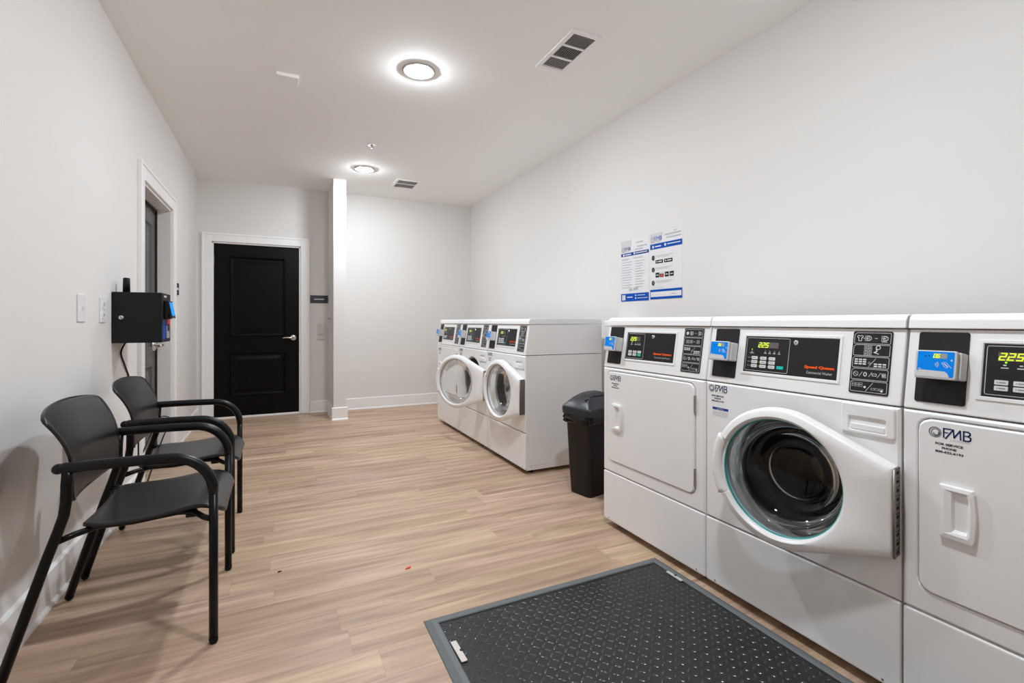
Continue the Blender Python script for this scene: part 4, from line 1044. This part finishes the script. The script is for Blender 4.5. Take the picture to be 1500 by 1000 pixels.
# ------------------------------------------------------------------ pipes behind the machines
t = empty('dryer_vent_hose', (2.262, 2.60, 0)); tag(t, 'grey ribbed vent hose rising in the gap behind the trash can', 'vent hose')
b = MB(); P = bez([(0, 0.0, 0.05), (0, 0.02, 0.35), (-0.01, 0.12, 0.70), (-0.005, 0.22, 0.98), (0.04, 0.25, 1.02)], 22)
b.tube(P, [0.050 + 0.004 * (i % 2) for i in range(len(P))], 'hose', 16); b.build('ribbed_tube', t)
b = MB(); b.box(-0.06, 0.078, 0.12, 0.37, 1.034, 1.078, 'trim', 0.006); b.build('end_cap', t)
b = MB(); b.tube(bez([(2.20, 2.35, 0.9), (2.10, 2.38, 0.80), (2.05, 2.30, 0.55), (2.12, 2.25, 0.1)]), 0.006, 'black_box', 8)
b.tube(bez([(2.20, 2.55, 1.0), (2.12, 2.52, 0.85), (2.15, 2.45, 0.5), (2.2, 2.4, 0.0)]), 0.006, 'black_box', 8)
tag(b.build('power_cables'), 'dark cables hanging in the gap between the two rows', 'cable')

# ------------------------------------------------------------------ mat
mx0, mx1, my0, my1 = 0.466, 1.536, 0.35, 1.690
fw = 0.043
t = empty('floor_mat', ((mx0 + mx1) / 2, (my0 + my1) / 2, 0)); cx, cy = (mx0 + mx1) / 2, (my0 + my1) / 2
tag(t, 'black diamond-tread floor mat with a grey border in front of the near machines', 'mat')
hx, hy = (mx1 - mx0) / 2, (my1 - my0) / 2
b = MB()
def RM(i, z): return [(-hx + i, -hy + i, z), (hx - i, -hy + i, z), (hx - i, hy - i, z), (-hx + i, hy - i, z)]
b.loft([RM(0, 0.0), RM(0.002, 0.003), RM(fw * 0.55, 0.011), RM(fw - 0.003, 0.012), RM(fw, 0.009), RM(fw, 0.0)], 'matframe', True, False)
b.build('border', t)
b = MB(); b.loft([RM(fw, 0.0), RM(fw, 0.0065)], 'tread', True, False, True, True)
p = 0.0265; nx, ny = int((2 * hx - 2 * fw) / p), int((2 * hy - 2 * fw) / p)
for i in range(nx):
    for j in range(ny):
        x = -hx + fw + p * (i + 0.5); y = -hy + fw + p * (j + 0.5); a = radians(45 if (i + j) % 2 else -45); z0 = 0.0065
        if y < -0.32 + 0: continue
        ca, sa = cos(a), sin(a); q = lambda u, v, z: (x + u * ca - v * sa, y + u * sa + v * ca, z)
        L0, W0 = 0.0125, 0.0036
        base = [q(-L0, 0, z0), q(-L0 * .4, -W0, z0), q(L0 * .4, -W0, z0), q(L0, 0, z0), q(L0 * .4, W0, z0), q(-L0 * .4, W0, z0)]
        top = [q(-L0 * .7, 0, z0 + .0016), q(-L0 * .3, -W0 * .4, z0 + .0018), q(L0 * .3, -W0 * .4, z0 + .0018), q(L0 * .7, 0, z0 + .0016), q(L0 * .3, W0 * .4, z0 + .0018), q(-L0 * .3, W0 * .4, z0 + .0018)]
        b.loft([base, top], 'rib', True, True, False, True)
b.build('tread_sheet', t, weld=False, recalc=False)
for (x, y, w_, l_, r_) in ((0.523, 1.475, 0.020, 0.105, 0.02), (1.487, 1.520, 0.014, 0.085, 0.0)):
    b = MB(); b.prism(rr(-w_ / 2, w_ / 2, -l_ / 2, l_ / 2, 0.003), 0.0, 0.0035, 'clip', I, 0.0006)
    b.disc(w_ * 0.5, 0.0, 0.007, 'black_gap', I, 10, 0.0038)
    o = b.build('metal_clip', t, (x - cx, y - cy, 0.0085), (0, 0, r_), recalc=True); o['label'] = 'pale metal clip'

# orange scrap on the floor
b = MB(); b.ball((0, 0, 0.004), 0.009, 'litter', (1.0, 0.7, 0.45), n=6); b.ball((-0.011, -0.004, 0.003), 0.006, 'litter', (1.2, 0.7, 0.4), n=5); b.ball((0.006, 0.012, 0.002), 0.004, 'litter', (1.3, 0.7, 0.4), n=5)
tag(b.build('plastic_scrap', loc=(0.511, 2.085, 0)), 'tiny orange scrap lying on the open wood floor', 'litter')

b = MB(); b.ball((0, 0, 0.002), 0.006, 'black_box', (1.0, 0.7, 0.5), n=5); b.ball((0.006, 0.003, 0.0015), 0.004, 'black_box', (1.2, 0.7, 0.4), n=4)
tag(b.build('dark_crumb', loc=(0.004, 2.294, 0)), 'tiny dark crumb on the floor between the armchairs and the orange scrap', 'litter')
# ------------------------------------------------------------------ world + view
w = bpy.data.worlds.new('world'); SC.world = w; w.use_nodes = True
w.node_tree.nodes['Background'].inputs[0].default_value = (1, 1, 1, 1); w.node_tree.nodes['Background'].inputs[1].default_value = 0.0
SC.view_settings.view_transform = 'Standard'; SC.view_settings.look = 'None'; SC.view_settings.gamma = 1.0; SC.view_settings.use_curve_mapping = False
SC.view_settings.exposure = 0.11
SC.cycles.max_bounces = 12; SC.cycles.diffuse_bounces = 8; SC.cycles.transparent_max_bounces = 12
SC.cycles.sample_clamp_indirect = 8.0
SC.cycles.use_denoising = True
